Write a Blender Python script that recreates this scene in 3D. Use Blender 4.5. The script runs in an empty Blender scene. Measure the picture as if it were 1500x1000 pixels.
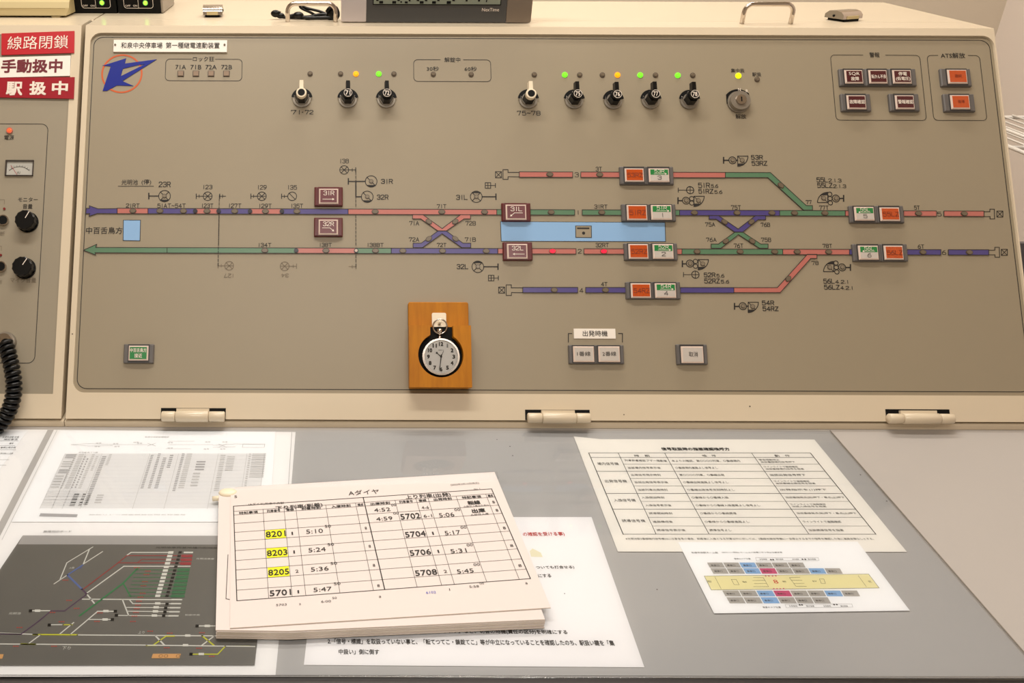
import bpy, math, random
from mathutils import Vector, Matrix
random.seed(7)
sc = bpy.context.scene
COL = sc.collection
# ------------------------------------------------------------------ camera
F = 1324.0; PX, PY = 495.0, 500.0; TH = math.radians(27.35); RO = math.radians(0.2); H = 0.619
fw = Vector((0, math.cos(TH), -math.sin(TH))); up0 = Vector((0, math.sin(TH), math.cos(TH))); rt0 = Vector((1, 0, 0))
RT = rt0 * math.cos(RO) + up0 * math.sin(RO); UP = up0 * math.cos(RO) - rt0 * math.sin(RO)
C = Vector((0, 0, H))
cam = bpy.data.cameras.new('camera'); camo = bpy.data.objects.new('camera', cam); COL.objects.link(camo)
cam.sensor_width = 36; cam.lens = F / 1500 * 36; cam.shift_x = (750 - PX) / 1500; cam.shift_y = 0
cam.clip_start = 0.02
M = Matrix.Identity(4)
for i in range(3):
    M[i][0] = RT[i]; M[i][1] = UP[i]; M[i][2] = -fw[i]; M[i][3] = C[i]
camo.matrix_world = M
sc.camera = camo
# ------------------------------------------------------------------ view, world, lights
sc.view_settings.view_transform = 'Standard'; sc.view_settings.look = 'None'
sc.view_settings.exposure = 0.0; sc.view_settings.gamma = 1.0; sc.view_settings.use_curve_mapping = False
w = bpy.data.worlds.new('world'); sc.world = w; w.use_nodes = True
w.node_tree.nodes['Background'].inputs[0].default_value = (1.0, 0.93, 0.84, 1)
w.node_tree.nodes['Background'].inputs[1].default_value = 0.25


def area(name, loc, sx, sy, power, col, rot=(0, 0, 0)):
    l = bpy.data.lights.new(name, 'AREA'); l.shape = 'RECTANGLE'; l.size = sx; l.size_y = sy
    l.energy = power; l.color = col
    o = bpy.data.objects.new(name, l); COL.objects.link(o); o.location = loc; o.rotation_euler = rot
    return o


area('ceiling_tube_and_fill_light', (-0.17, 1.08, 1.72), 1.25, 0.10, 17, (1.0, 0.94, 0.86))
area('ceiling_tube_and_fill_light', (0.0, -0.35, 1.72), 1.25, 0.14, 14, (1.0, 0.94, 0.87))  # fill lamp added behind the camera, no fixture seen there
area('ceiling_tube_and_fill_light', (0.40, 1.80, 1.72), 1.25, 0.14, 15.5, (1.0, 0.93, 0.84))  # unseen lamp added to brighten rear wall, console top and desk


# ------------------------------------------------------------------ helpers
def unp(x, y, P, n):
    d = fw * F + RT * (x - PX) - UP * (y - PY)
    return C + d * ((P - C).dot(n) / d.dot(n))


def proj(p):
    q = p - C; z = q.dot(fw)
    return PX + F * q.dot(RT) / z, PY - F * q.dot(UP) / z


class Frame:
    """an orthonormal frame (plane) in the world; local coordinates (u, v, w)"""
    def __init__(s, O, U, V):
        s.O = Vector(O); s.U = Vector(U).normalized(); s.V = Vector(V).normalized(); s.N = s.U.cross(s.V)
        m = Matrix.Identity(4)
        for i in range(3):
            m[i][0] = s.U[i]; m[i][1] = s.V[i]; m[i][2] = s.N[i]; m[i][3] = s.O[i]
        s.M = m

    def px(s, x, y, d=0.0):
        q = unp(x, y, s.O + s.N * d, s.N) - s.O
        return (q.dot(s.U), q.dot(s.V))

    def world(s, u, v, w=0.0):
        return s.O + s.U * u + s.V * v + s.N * w

    def scale(s, x, y, d=0.0):
        """metres per pixel along x"""
        a = s.px(x - 5, y, d); b = s.px(x + 5, y, d)
        return math.hypot(a[0] - b[0], a[1] - b[1]) / 10


def lin(c):
    c = c / 255.0
    return c / 12.92 if c <= 0.04045 else ((c + 0.055) / 1.055) ** 2.4


MATS = {}


def mat(name, rgb, rough=0.5, metal=0.0, coat=0.0, emit=0.0, spec=0.5, noise=0.0, nscale=40, bump=0.0, alpha=None):
    if name in MATS: return MATS[name]
    m = bpy.data.materials.new(name); m.use_nodes = True; MATS[name] = m
    nt = m.node_tree; b = nt.nodes['Principled BSDF']
    c = (lin(rgb[0]), lin(rgb[1]), lin(rgb[2]), 1)
    b.inputs['Base Color'].default_value = c
    b.inputs['Roughness'].default_value = rough; b.inputs['Metallic'].default_value = metal
    b.inputs['Coat Weight'].default_value = coat; b.inputs['Coat Roughness'].default_value = 0.08
    b.inputs['Specular IOR Level'].default_value = spec
    if emit:
        b.inputs['Emission Color'].default_value = c; b.inputs['Emission Strength'].default_value = emit
    if noise or bump:
        tc = nt.nodes.new('ShaderNodeTexCoord'); nz = nt.nodes.new('ShaderNodeTexNoise')
        nz.inputs['Scale'].default_value = nscale; nz.inputs['Detail'].default_value = 4
        nt.links.new(tc.outputs['Object'], nz.inputs['Vector'])
        if noise:
            mx = nt.nodes.new('ShaderNodeMix'); mx.data_type = 'RGBA'
            mx.inputs[6].default_value = tuple(v * (1 - noise) for v in c[:3]) + (1,)
            mx.inputs[7].default_value = tuple(min(1, v * (1 + noise)) for v in c[:3]) + (1,)
            nt.links.new(nz.outputs['Fac'], mx.inputs[0]); nt.links.new(mx.outputs[2], b.inputs['Base Color'])
        if bump:
            bp = nt.nodes.new('ShaderNodeBump'); bp.inputs['Strength'].default_value = bump; bp.inputs['Distance'].default_value = 0.001
            nt.links.new(nz.outputs['Fac'], bp.inputs['Height']); nt.links.new(bp.outputs[0], b.inputs['Normal'])
    return m


def film(name, tint, rough=0.06, ior=1.45, haze=0.0, hazecol=(0.8, 0.78, 0.75)):
    """thin clear plastic: transparent with a glossy reflection"""
    m = bpy.data.materials.new(name); m.use_nodes = True; nt = m.node_tree; nt.nodes.clear()
    out = nt.nodes.new('ShaderNodeOutputMaterial'); mix = nt.nodes.new('ShaderNodeMixShader')
    tr = nt.nodes.new('ShaderNodeBsdfTransparent'); gl = nt.nodes.new('ShaderNodeBsdfGlossy'); fr = nt.nodes.new('ShaderNodeFresnel')
    tr.inputs[0].default_value = (*tint, 1); gl.inputs[0].default_value = (1, 1, 1, 1); gl.inputs['Roughness'].default_value = rough
    fr.inputs[0].default_value = ior
    tc = nt.nodes.new('ShaderNodeTexCoord'); nz = nt.nodes.new('ShaderNodeTexNoise'); nz.inputs['Scale'].default_value = 9
    bp = nt.nodes.new('ShaderNodeBump'); bp.inputs['Strength'].default_value = 0.25; bp.inputs['Distance'].default_value = 0.002
    nt.links.new(tc.outputs['Object'], nz.inputs['Vector']); nt.links.new(nz.outputs['Fac'], bp.inputs['Height'])
    nt.links.new(bp.outputs[0], gl.inputs['Normal'])
    nt.links.new(fr.outputs[0], mix.inputs[0]); nt.links.new(gl.outputs[0], mix.inputs[2])
    if haze:
        df = nt.nodes.new('ShaderNodeBsdfDiffuse'); df.inputs[0].default_value = (*hazecol, 1)
        m2 = nt.nodes.new('ShaderNodeMixShader'); m2.inputs[0].default_value = haze
        nt.links.new(tr.outputs[0], m2.inputs[1]); nt.links.new(df.outputs[0], m2.inputs[2]); nt.links.new(m2.outputs[0], mix.inputs[1])
    else:
        nt.links.new(tr.outputs[0], mix.inputs[1])
    nt.links.new(mix.outputs[0], out.inputs[0])
    return m


CREAM = mat('cream_paint', (221, 206, 181), 0.22, spec=0.55, noise=0.015, nscale=8)
GREY = mat('grey_beige_panel', (155, 143, 121), 0.42, noise=0.012, nscale=6)
INK = mat('black_ink', (30, 26, 24), 0.6)
INKG = mat('faded_grey_ink', (122, 110, 92), 0.6)
INKW = mat('white_ink', (240, 228, 215), 0.5)
OUTL = mat('dark_outline', (52, 42, 38), 0.6)
BLUE = mat('track_violet', (80, 70, 132), 0.3)
PINK = mat('track_pink', (188, 112, 102), 0.3)
GREEN = mat('track_green', (90, 128, 98), 0.3)
LENS = mat('unlit_lens', (112, 99, 82), 0.3, noise=0.1, nscale=300)
SRIM = mat('symbol_lens_rim', (92, 82, 70), 0.4); SLENS = mat('symbol_lens', (132, 121, 103), 0.3, noise=.1, nscale=300)
LENSRIM = mat('lens_rim', (84, 70, 58), 0.4)
SKYB = mat('pale_blue', (140, 182, 226), 0.5)
BLK = mat('black_plastic', (5, 5, 5), 0.3, spec=.35)
BLKM = mat('black_matte', (4, 4, 4), 0.6, spec=.2)
WHT = mat('ivory_plastic', (240, 226, 200), 0.3)
MAR = mat('maroon_plastic', (92, 26, 28), 0.3)
HGREY = mat('housing_grey', (100, 96, 94), 0.4)
HGREYD = mat('housing_dark_grey', (58, 56, 56), 0.4)
CAPW = mat('cap_clear_white', (226, 205, 192), 0.15, coat=0.5)
CAPM = mat('cap_maroon_film', (116, 72, 78), 0.2, coat=0.6)
CAPD = mat('cap_dark_maroon', (80, 30, 34), 0.25, coat=0.4)
CAPO = mat('cap_orange', (192, 78, 24), 0.2, coat=0.5)
CAPG = mat('cap_green', (38, 130, 66), 0.25, coat=0.4)
CAPL = mat('cap_light_grey', (200, 192, 184), 0.2, coat=0.4)
LABW = mat('white_label', (246, 238, 228), 0.5)
CHR = mat('chrome', (200, 190, 180), 0.16, 1.0)
STEEL = mat('brushed_steel', (150, 142, 130), 0.38, 0.6)
OR_LED = mat('orange_led', (255, 150, 10), 0.3, emit=1.2)
GR_LED = mat('green_led', (110, 235, 40), 0.3, emit=1.0)
YE_LED = mat('yellow_led', (225, 245, 10), 0.3, emit=1.1)
RD_LED = mat('red_led', (255, 20, 50), 0.3, emit=1.2)
RDO_LED = mat('red_orange_led', (255, 80, 40), 0.3, emit=1.3)
PAPER = mat('white_paper', (252, 250, 248), 0.7)
PAPERW = mat('warm_white_paper', (250, 246, 244), 0.7)
PAPERC = mat('cream_paper', (246, 240, 230), 0.7)


class MB:
    def __init__(s): s.v = []; s.f = []; s.m = []; s.mats = []; s.sm = []

    def mi(s, m):
        if m not in s.mats: s.mats.append(m)
        return s.mats.index(m)

    def add(s, vs, fs, m, smooth=False):
        k = len(s.v); i = s.mi(m); s.v += [tuple(p) for p in vs]
        for f in fs: s.f.append(tuple(k + a for a in f)); s.m.append(i); s.sm.append(smooth)
        return s

    def prism(s, pts, w0, w1, m, mside=None):
        """2-D polygon (u,v) extruded from w0 to w1"""
        a = sum(pts[i][0] * pts[(i + 1) % len(pts)][1] - pts[(i + 1) % len(pts)][0] * pts[i][1] for i in range(len(pts)))
        if a < 0: pts = pts[::-1]
        n = len(pts)
        s.add([(p[0], p[1], w1) for p in pts], [tuple(range(n))], m)
        if w0 != w1:
            s.add([(p[0], p[1], w0) for p in pts] + [(p[0], p[1], w1) for p in pts],
                  [(i, (i + 1) % n, n + (i + 1) % n, n + i) for i in range(n)], mside or m)
            s.add([(p[0], p[1], w0) for p in pts], [tuple(range(n))[::-1]], mside or m)
        return s

    def rect(s, u0, v0, u1, v1, w0, w1, m, mside=None):
        return s.prism([(u0, v0), (u1, v0), (u1, v1), (u0, v1)], w0, w1, m, mside)

    def rrect(s, u0, v0, u1, v1, r, w0, w1, m, bev=0.0, n=5):
        pts = rr(u0, v0, u1, v1, r, n)
        if not bev: return s.prism(pts, w0, w1, m)
        k = len(pts); p2 = rr(u0 + bev, v0 + bev, u1 - bev, v1 - bev, max(r - bev, bev * .3), n)
        vs = [(p[0], p[1], w0) for p in pts] + [(p[0], p[1], w1 - bev) for p in pts] + [(p[0], p[1], w1) for p in p2]
        fs = [(i, (i + 1) % k, k + (i + 1) % k, k + i) for i in range(k)] + [(k + i, k + (i + 1) % k, 2 * k + (i + 1) % k, 2 * k + i) for i in range(k)]
        fs.append(tuple(range(2 * k, 3 * k))); fs.append(tuple(range(k))[::-1])
        return s.add(vs, fs, m)

    def frust(s, q0, q1, w0, w1, m):
        vs = [(p[0], p[1], w0) for p in q0] + [(p[0], p[1], w1) for p in q1]
        n = len(q0)
        return s.add(vs, [(i, (i + 1) % n, n + (i + 1) % n, n + i) for i in range(n)] + [tuple(range(n, 2 * n)), tuple(range(n))[::-1]], m)

    def disc(s, c, r, w0, w1, m, n=24, r2=None, smooth=False, mtop=None):
        r2 = r if r2 is None else r2
        a = [(c[0] + r * math.cos(t), c[1] + r * math.sin(t), w0) for t in [2 * math.pi * i / n for i in range(n)]]
        b = [(c[0] + r2 * math.cos(t), c[1] + r2 * math.sin(t), w1) for t in [2 * math.pi * i / n for i in range(n)]]
        s.add(a + b, [(i, (i + 1) % n, n + (i + 1) % n, n + i) for i in range(n)], m, smooth)
        s.add(b, [tuple(range(n))], mtop or m); s.add(a, [tuple(range(n))[::-1]], m)
        return s

    def ring(s, c, r0, r1, w0, w1, m, n=32, a0=0, a1=2 * math.pi):
        full = abs(a1 - a0 - 2 * math.pi) < 1e-6
        k = n if full else n + 1
        vs = []
        for i in range(k):
            t = a0 + (a1 - a0) * i / n; cs, sn = math.cos(t), math.sin(t)
            vs += [(c[0] + r0 * cs, c[1] + r0 * sn, w0), (c[0] + r1 * cs, c[1] + r1 * sn, w0), (c[0] + r1 * cs, c[1] + r1 * sn, w1), (c[0] + r0 * cs, c[1] + r0 * sn, w1)]
        fs = []
        for i in range(n):
            a = 4 * i; b = 4 * ((i + 1) % k)
            for j in range(4): fs.append((a + j, a + (j + 1) % 4, b + (j + 1) % 4, b + j))
        if not full: fs += [(0, 3, 2, 1), (4 * n, 4 * n + 1, 4 * n + 2, 4 * n + 3)]
        return s.add(vs, fs, m)

    def line(s, a, b, wd, w, m, w0=None):
        dx, dy = b[0] - a[0], b[1] - a[1]; L = math.hypot(dx, dy) or 1e-9
        nx, ny = -dy / L * wd / 2, dx / L * wd / 2
        p = [(a[0] - nx, a[1] - ny), (b[0] - nx, b[1] - ny), (b[0] + nx, b[1] + ny), (a[0] + nx, a[1] + ny)]
        return s.prism(p, w if w0 is None else w0, w, m)

    def poly(s, pts, wd, w, m, close=False):
        n = len(pts)
        for i in range(n if close else n - 1):
            a, b = pts[i], pts[(i + 1) % n]
            dx, dy = b[0] - a[0], b[1] - a[1]; L = math.hypot(dx, dy) or 1e-9
            e = wd * 0.42
            s.line((a[0] - dx / L * e, a[1] - dy / L * e), (b[0] + dx / L * e, b[1] + dy / L * e), wd, w + (i % 2) * 2e-5, m)
        return s

    def tube(s, path, r, m, n=8, cap=True):
        P = [Vector(p) for p in path]; k = len(P); vs = []
        t0 = (P[1] - P[0]).normalized(); nrm = t0.orthogonal().normalized()
        for i in range(k):
            t = ((P[min(i + 1, k - 1)] - P[max(i - 1, 0)])).normalized()
            nrm = (nrm - t * nrm.dot(t)).normalized(); bn = t.cross(nrm)
            rr_ = r[i] if isinstance(r, (list, tuple)) else r
            for j in range(n):
                a = 2 * math.pi * j / n; vs.append(P[i] + (nrm * math.cos(a) + bn * math.sin(a)) * rr_)
        fs = [(i * n + j, i * n + (j + 1) % n, (i + 1) * n + (j + 1) % n, (i + 1) * n + j) for i in range(k - 1) for j in range(n)]
        if cap: fs += [tuple(range(n))[::-1], tuple(range((k - 1) * n, k * n))]
        return s.add(vs, fs, m, True)

    def blob(s, c, rx, ry, rz, m, n=16, k=8):
        vs = [(c[0], c[1], c[2] - rz)]
        for i in range(1, k):
            ph = -math.pi / 2 + math.pi * i / k
            for j in range(n):
                a = 2 * math.pi * j / n
                vs.append((c[0] + rx * math.cos(ph) * math.cos(a), c[1] + ry * math.cos(ph) * math.sin(a), c[2] + rz * math.sin(ph)))
        vs.append((c[0], c[1], c[2] + rz)); fs = []
        for j in range(n): fs.append((0, 1 + (j + 1) % n, 1 + j)); fs.append((len(vs) - 1, 1 + (k - 2) * n + j, 1 + (k - 2) * n + (j + 1) % n))
        for i in range(k - 2):
            for j in range(n): fs.append((1 + i * n + j, 1 + i * n + (j + 1) % n, 1 + (i + 1) * n + (j + 1) % n, 1 + (i + 1) * n + j))
        return s.add(vs, fs, m, True)

    def build(s, name, parent=None, frame=None, label=None, cat=None, group=None, kind=None, base=None):
        """link as one object, origin at the centre of its footprint; coordinates are in frame (or parent's frame)"""
        if not s.v: return None
        xs = [p[0] for p in s.v]; ys = [p[1] for p in s.v]; zs = [p[2] for p in s.v]
        c = Vector(((min(xs) + max(xs)) / 2, (min(ys) + max(ys)) / 2, min(zs)))
        me = bpy.data.meshes.new(name)
        me.from_pydata([(p[0] - c[0], p[1] - c[1], p[2] - c[2]) for p in s.v], [], s.f)
        for m in s.mats: me.materials.append(m)
        me.polygons.foreach_set('material_index', s.m); me.polygons.foreach_set('use_smooth', s.sm)
        me.update()
        o = bpy.data.objects.new(name, me); COL.objects.link(o)
        if parent is not None:
            o.parent = parent
            pc = ORG.get(parent.name)
            o.location = c - pc if pc is not None else c
        else:
            fm = frame.M if frame else Matrix.Identity(4)
            o.matrix_world = fm @ Matrix.Translation(c)
        ORG[o.name] = c
        if label: o['label'] = label
        if cat: o['category'] = cat
        if group: o['group'] = group
        if kind: o['kind'] = kind
        return o


ORG = {}


def rr(u0, v0, u1, v1, r, n=6):
    pts = []
    for cx, cy, a in ((u1 - r, v1 - r, 0), (u0 + r, v1 - r, 90), (u0 + r, v0 + r, 180), (u1 - r, v0 + r, 270)):
        for i in range(n + 1):
            t = math.radians(a + 90 * i / n); pts.append((cx + r * math.cos(t), cy + r * math.sin(t)))
    return pts


def empty(name, frame, label, cat, group=None, at=(0, 0, 0)):
    o = bpy.data.objects.new(name, None); COL.objects.link(o); o.empty_display_size = 0.05
    o.matrix_world = frame.M @ Matrix.Translation(at)
    o['label'] = label; o['category'] = cat
    if group: o['group'] = group
    ORG[o.name] = Vector(at)
    return o


# ------------------------------------------------------------------ text
GC = {}


def glyphs(s, bold=0.0):
    k = (s, bold)
    if k not in GC:
        cu = bpy.data.curves.new('t', 'FONT'); cu.body = s; cu.resolution_u = 2
        o = bpy.data.objects.new('t', cu); me = bpy.data.meshes.new_from_object(o)
        vs = [(v.co.x, v.co.y) for v in me.vertices]; fs = [tuple(p.vertices) for p in me.polygons]
        bpy.data.objects.remove(o); bpy.data.curves.remove(cu); bpy.data.meshes.remove(me)
        x0 = min(v[0] for v in vs); x1 = max(v[0] for v in vs); y0 = min(v[1] for v in vs); y1 = max(v[1] for v in vs)
        vs = [((a - x0) / (x1 - x0), (b - y0) / (y1 - y0)) for a, b in vs]
        if bold:                       # heavier strokes: the outline repeated with small shifts
            hx, hy = bold / (x1 - x0) * 1.3, bold / (y1 - y0) * 1.3; n = len(vs); v2, f2 = [], []
            for q, (sx_, sy_) in enumerate(((-1, -1), (1, -1), (-1, 1), (1, 1), (0, 0))):
                v2 += [(a * (1 - 2 * hx) + hx + sx_ * hx, b * (1 - 2 * hy) + hy + sy_ * hy) for a, b in vs]; f2 += [tuple(i + q * n for i in f) for f in fs]
            vs, fs = v2, f2
            vs = [(a, b, (i // n) * 2.5e-5) for i, (a, b) in enumerate(vs)]
        else: vs = [(a, b, 0.0) for a, b in vs]
        GC[k] = (vs, fs)
    return GC[k]


# engraved single-stroke alphabet, 4 x 6 cells
SF = {
    '0': (4, [[(.8, 0), (0, .8), (0, 5.2), (.8, 6), (3.2, 6), (4, 5.2), (4, .8), (3.2, 0), (.8, 0)]]),
    '1': (.6, [[(.3, 0), (.3, 6)]]),
    '2': (4, [[(0, 4.8), (0, 5.2), (.8, 6), (3.2, 6), (4, 5.2), (4, 4), (0, .6), (0, 0), (4, 0)]]),
    '3': (4, [[(0, 5), (.8, 6), (3.2, 6), (4, 5.2), (4, 3.8), (3.2, 3.1), (1.5, 3.1)], [(3.2, 3.1), (4, 2.4), (4, .8), (3.2, 0), (.8, 0), (0, 1)]]),
    '4': (4, [[(3, 0), (3, 6), (0, 1.8), (4.2, 1.8)]]),
    '5': (4, [[(3.8, 6), (.3, 6), (.1, 3.2), (.9, 3.8), (3.2, 3.8), (4, 3), (4, .8), (3.2, 0), (.8, 0), (0, .8)]]),
    '6': (4, [[(3.6, 6), (1.6, 5.4), (0, 3), (0, .8), (.8, 0), (3.2, 0), (4, .8), (4, 2.6), (3.2, 3.4), (.8, 3.4), (0, 2.6)]]),
    '7': (4, [[(0, 5), (0, 6), (4, 6), (1.6, 0)]]),
    '8': (4, [[(.8, 3.2), (0, 4), (0, 5.2), (.8, 6), (3.2, 6), (4, 5.2), (4, 4), (3.2, 3.2), (.8, 3.2), (0, 2.4), (0, .8), (.8, 0), (3.2, 0), (4, .8), (4, 2.4), (3.2, 3.2)]]),
    '9': (4, [[(.4, 0), (2.4, .6), (4, 3), (4, 5.2), (3.2, 6), (.8, 6), (0, 5.2), (0, 3.4), (.8, 2.6), (3.2, 2.6), (4, 3.4)]]),
    'A': (4.4, [[(0, 0), (2.2, 6), (4.4, 0)], [(.8, 2), (3.6, 2)]]),
    'B': (4, [[(0, 0), (0, 6), (3.2, 6), (3.9, 5.2), (3.9, 4), (3.2, 3.2), (0, 3.2)], [(3.2, 3.2), (4, 2.4), (4, .8), (3.2, 0), (0, 0)]]),
    'L': (3.8, [[(0, 6), (0, 0), (3.8, 0)]]),
    'R': (4, [[(0, 0), (0, 6), (3.2, 6), (4, 5.2), (4, 3.8), (3.2, 3), (0, 3)], [(2.2, 3), (4, 0)]]),
    'T': (4.4, [[(0, 6), (4.4, 6)], [(2.2, 6), (2.2, 0)]]),
    'Z': (4, [[(0, 6), (4, 6), (0, 0), (4, 0)]]),
    '~': (3.6, [[(0, 2.8), (.9, 3.4), (1.8, 3), (2.7, 2.6), (3.6, 3.2)]]),
    '.': (.6, [[(.3, 0), (.3, .3)]]),
    'S': (4, [[(3.9, 5), (3.2, 6), (.8, 6), (0, 5.2), (0, 3.9), (.8, 3.2), (3.2, 2.9), (4, 2.2), (4, .8), (3.2, 0), (.8, 0), (0, 1)]]),
}


def stroke(mb, s, u0, v0, u1, v1, wd, w, m):
    adv = 0; segs = []
    for ch in s:
        wid, ps = SF[ch]
        if ch == '1': adv += 1.0
        for p in ps: segs.append([(x + adv, y) for x, y in p])
        adv += wid + (1.5 if ch != '1' else 2.4)
    tot = adv - (1.5 if s[-1] != '1' else 2.4)
    for p in segs:
        mb.poly([(u0 + x / tot * (u1 - u0), v0 + y / 6 * (v1 - v0)) for x, y in p], wd, w, m)


class Draw:
    """draws print on a plane; positions given in photo pixels, stored in plane metres"""
    def __init__(s, fr, d): s.fr = fr; s.d = d; s.mb = MB()

    def box(s, x0, y0, x1, y1):
        xc, yc = (x0 + x1) / 2, (y0 + y1) / 2
        u0 = s.fr.px(x0, yc, s.d)[0]; u1 = s.fr.px(x1, yc, s.d)[0]; v0 = s.fr.px(xc, y1, s.d)[1]; v1 = s.fr.px(xc, y0, s.d)[1]
        return u0, v0, u1, v1

    def text(s, t, x0, y0, x1, y1, m=None, bold=0.0, flip=False):
        vs, fs = glyphs(t, bold); u0, v0, u1, v1 = s.box(x0, y0, x1, y1)
        if flip: u0, u1, v0, v1 = u1, u0, v1, v0
        s.mb.add([(u0 + a * (u1 - u0), v0 + b * (v1 - v0), s.d + zo) for a, b, zo in vs], fs, m or INK); return s

    def st(s, t, x0, y0, x1, y1, m=None, wd=0.00075, flip=False):
        u0, v0, u1, v1 = s.box(x0, y0, x1, y1)
        if flip: u0, u1, v0, v1 = u1, u0, v1, v0
        e = wd / 2 if not flip else -wd / 2
        stroke(s.mb, t, u0 + e, v0 + e, u1 - e, v1 - e, wd, s.d, m or INK); return s

    def tl(s, t, xa, ya, xb, yb, h, m=None, bold=0.0):
        """text along baseline a->b (pixels), h = pixel height"""
        vs, fs = glyphs(t, bold); a = s.fr.px(xa, ya, s.d); b = s.fr.px(xb, yb, s.d)
        ux, uy = b[0] - a[0], b[1] - a[1]; L = math.hypot(ux, uy); px_, py_ = -uy / L, ux / L
        p0 = proj(s.fr.world(a[0], a[1], s.d)); p1 = proj(s.fr.world(a[0] + px_ * .01, a[1] + py_ * .01, s.d))
        hh = h / abs(p1[1] - p0[1]) * .01
        s.mb.add([(a[0] + ux * q[0] + px_ * hh * q[1], a[1] + uy * q[0] + py_ * hh * q[1], s.d + q[2]) for q in vs], fs, m or INK); return s

    def ln(s, pts, wpx=1.0, m=None, close=False):
        P = [s.fr.px(x, y, s.d) for x, y in pts]; sc_ = s.fr.scale(*pts[0], s.d)
        s.mb.poly(P, wpx * sc_, s.d, m or INK, close); return s

    def pg(s, pts, m, d=None):
        d = s.d if d is None else d
        s.mb.prism([s.fr.px(x, y, s.d) for x, y in pts], d, d, m); return s

    def circ(s, x, y, r, wpx=1.0, m=None, a0=0, a1=360):
        c = s.fr.px(x, y, s.d); k = s.fr.scale(x, y, s.d)
        s.mb.ring(c, (r - wpx / 2) * k, (r + wpx / 2) * k, s.d - .0001, s.d, m or INK, 28, math.radians(a0), math.radians(a1)); return s

    def dot(s, x, y, r, m=None):
        c = s.fr.px(x, y, s.d); k = s.fr.scale(x, y, s.d)
        s.mb.disc(c, r * k, s.d - .0001, s.d, m or INK, 16); return s

    def put(s, name, parent, **k):
        return s.mb.build(name, parent, **k)


# ------------------------------------------------------------------ frames of reference
DESK = Frame((0, 0, 0), (1, 0, 0), (0, 1, 0))
D0 = unp(700, 627, Vector((0, 0, 0)), Vector((0, 0, 1))).y          # foot of the console on the desk
TILT = math.radians(90 - 27.35 - 9.2)
PB = Vector((0, D0 + 0.003, 0.0105))                                # bottom of the face plate plane
PAN = Frame(PB, (1, 0, 0), (0, math.cos(TILT), math.sin(TILT)))
FRD = 0.003                                                         # frame stands this proud of the plate
SB = PAN.px(700, 615.2, FRD)[1]; ST = PAN.px(790, 39.3, FRD)[1]
TOPP = PAN.world(0, ST, FRD)                                        # front top edge of the leaf
ZT = TOPP.z
TOP = Frame((0, 0, ZT), (1, 0, 0), (0, 1, 0))
LEAF = 0.055
YB = TOP.px(1285, 3.5)[1]                                           # rear edge of the console top

# ------------------------------------------------------------------ room
WALL = mat('tan_wall', (224, 212, 194), 0.9, noise=0.03, nscale=3)
WALLR = mat('pinkish_wall', (236, 224, 214), 0.9, noise=0.03, nscale=3)
FLOORM = mat('floor_vinyl', (150, 140, 130), 0.6, noise=0.1, nscale=5)
CEILM = mat('ceiling_white', (225, 218, 205), 0.9)
FZ, CZ, XL, XR, YF, YBK = -0.72, 1.78, -2.0, 1.53, -1.6, 2.2
T = 0.08


def room(name, x0, y0, z0, x1, y1, z1, m):
    b = MB().rect(x0, y0, x1, y1, z0, z1, m); return b.build(name, kind='structure')


room('floor', XL - T, YF - T, FZ - T, XR + T, YBK + T, FZ, FLOORM)
room('ceiling', XL - T, YF - T, CZ, XR + T, YBK + T, CZ + T, CEILM)
room('wall_back', XL - T, YBK, FZ, XR + T, YBK + T, CZ, WALL)
room('wall_right', XR, YF, FZ, XR + T, YBK, CZ, WALLR)
room('wall_left', XL - T, YF, FZ, XL, YBK, CZ, WALL)
room('wall_front', XL, YF - T, FZ, XR, YF, CZ, WALL)

# ------------------------------------------------------------------ desk
DESKM = mat('pinkish_grey_laminate', (181, 176, 172), 0.35, noise=0.015, nscale=20)
EDGE = mat('dark_rubber_edge', (62, 56, 54), 0.5)
YE = DESK.px(700, 991.5)[1]
desk = empty('desk', DESK, 'light grey laminate desk with dark front edge under the control console', 'desk', at=(0, YE + .4, FZ))
MB().rect(-1.15, YE, 1.0, 1.62, -0.03, 0, DESKM).build('desk_top', desk)
b = MB(); b.rect(-1.15, YE - 0.016, 1.0, YE - .0005, -0.034, -0.0008, EDGE); b.build('edge_strip', desk, label='dark rubber strip along the front edge')
for x, y in ((-1.1, YE + .04), (.92, YE + .04), (-1.1, 1.55), (.92, 1.55)):
    MB().rect(x, y, x + .05, y + .05, FZ, -0.03, HGREYD).build('leg', desk)

# ------------------------------------------------------------------ main console
con = empty('control_console', PAN, 'cream sloping control console with grey panel of coloured track lines and switches', 'control panel')


def prof(mb, x0, x1, pts, m):
    """profile in world (y, z) extruded along x, expressed in PAN coordinates"""
    inv = PAN.M.inverted(); n = len(pts)
    P = [inv @ Vector((x0, y, z)) for y, z in pts] + [inv @ Vector((x1, y, z)) for y, z in pts]
    mb.add(P, [tuple(range(n)), tuple(range(n, 2 * n))[::-1]] + [(i, n + i, n + (i + 1) % n, (i + 1) % n) for i in range(n)], m)
    return mb


XLm = (PAN.px(127, 36, FRD)[0] + PAN.px(94.5, 615, FRD)[0]) / 2
XRm = PAN.px(1456, 42, FRD)[0]
XLl = (PAN.px(120.5, 36, FRD)[0] + PAN.px(88.5, 612, FRD)[0]) / 2
XG = (XLm + XLl) / 2 + .001
BOT = PAN.world(0, SB, FRD)
# body behind the leaf
fb, ft = BOT.y, TOPP.y
prof(MB(), XG + .0012, XRm, [(fb + LEAF + .0015, .0085), (ft + LEAF + .0012, ZT), (YB, ZT), (YB, .0003), (fb + LEAF + .0015, .0003)], CREAM).build('body', con)
# plinth under the leaf
PL = [(D0, 0.0003), (D0, 0.0070), (D0 + .0008, .0082), (fb + LEAF, .0082), (fb + LEAF, .0003)]
prof(MB(), XG, XRm, PL, CREAM).build('plinth', con)
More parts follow.
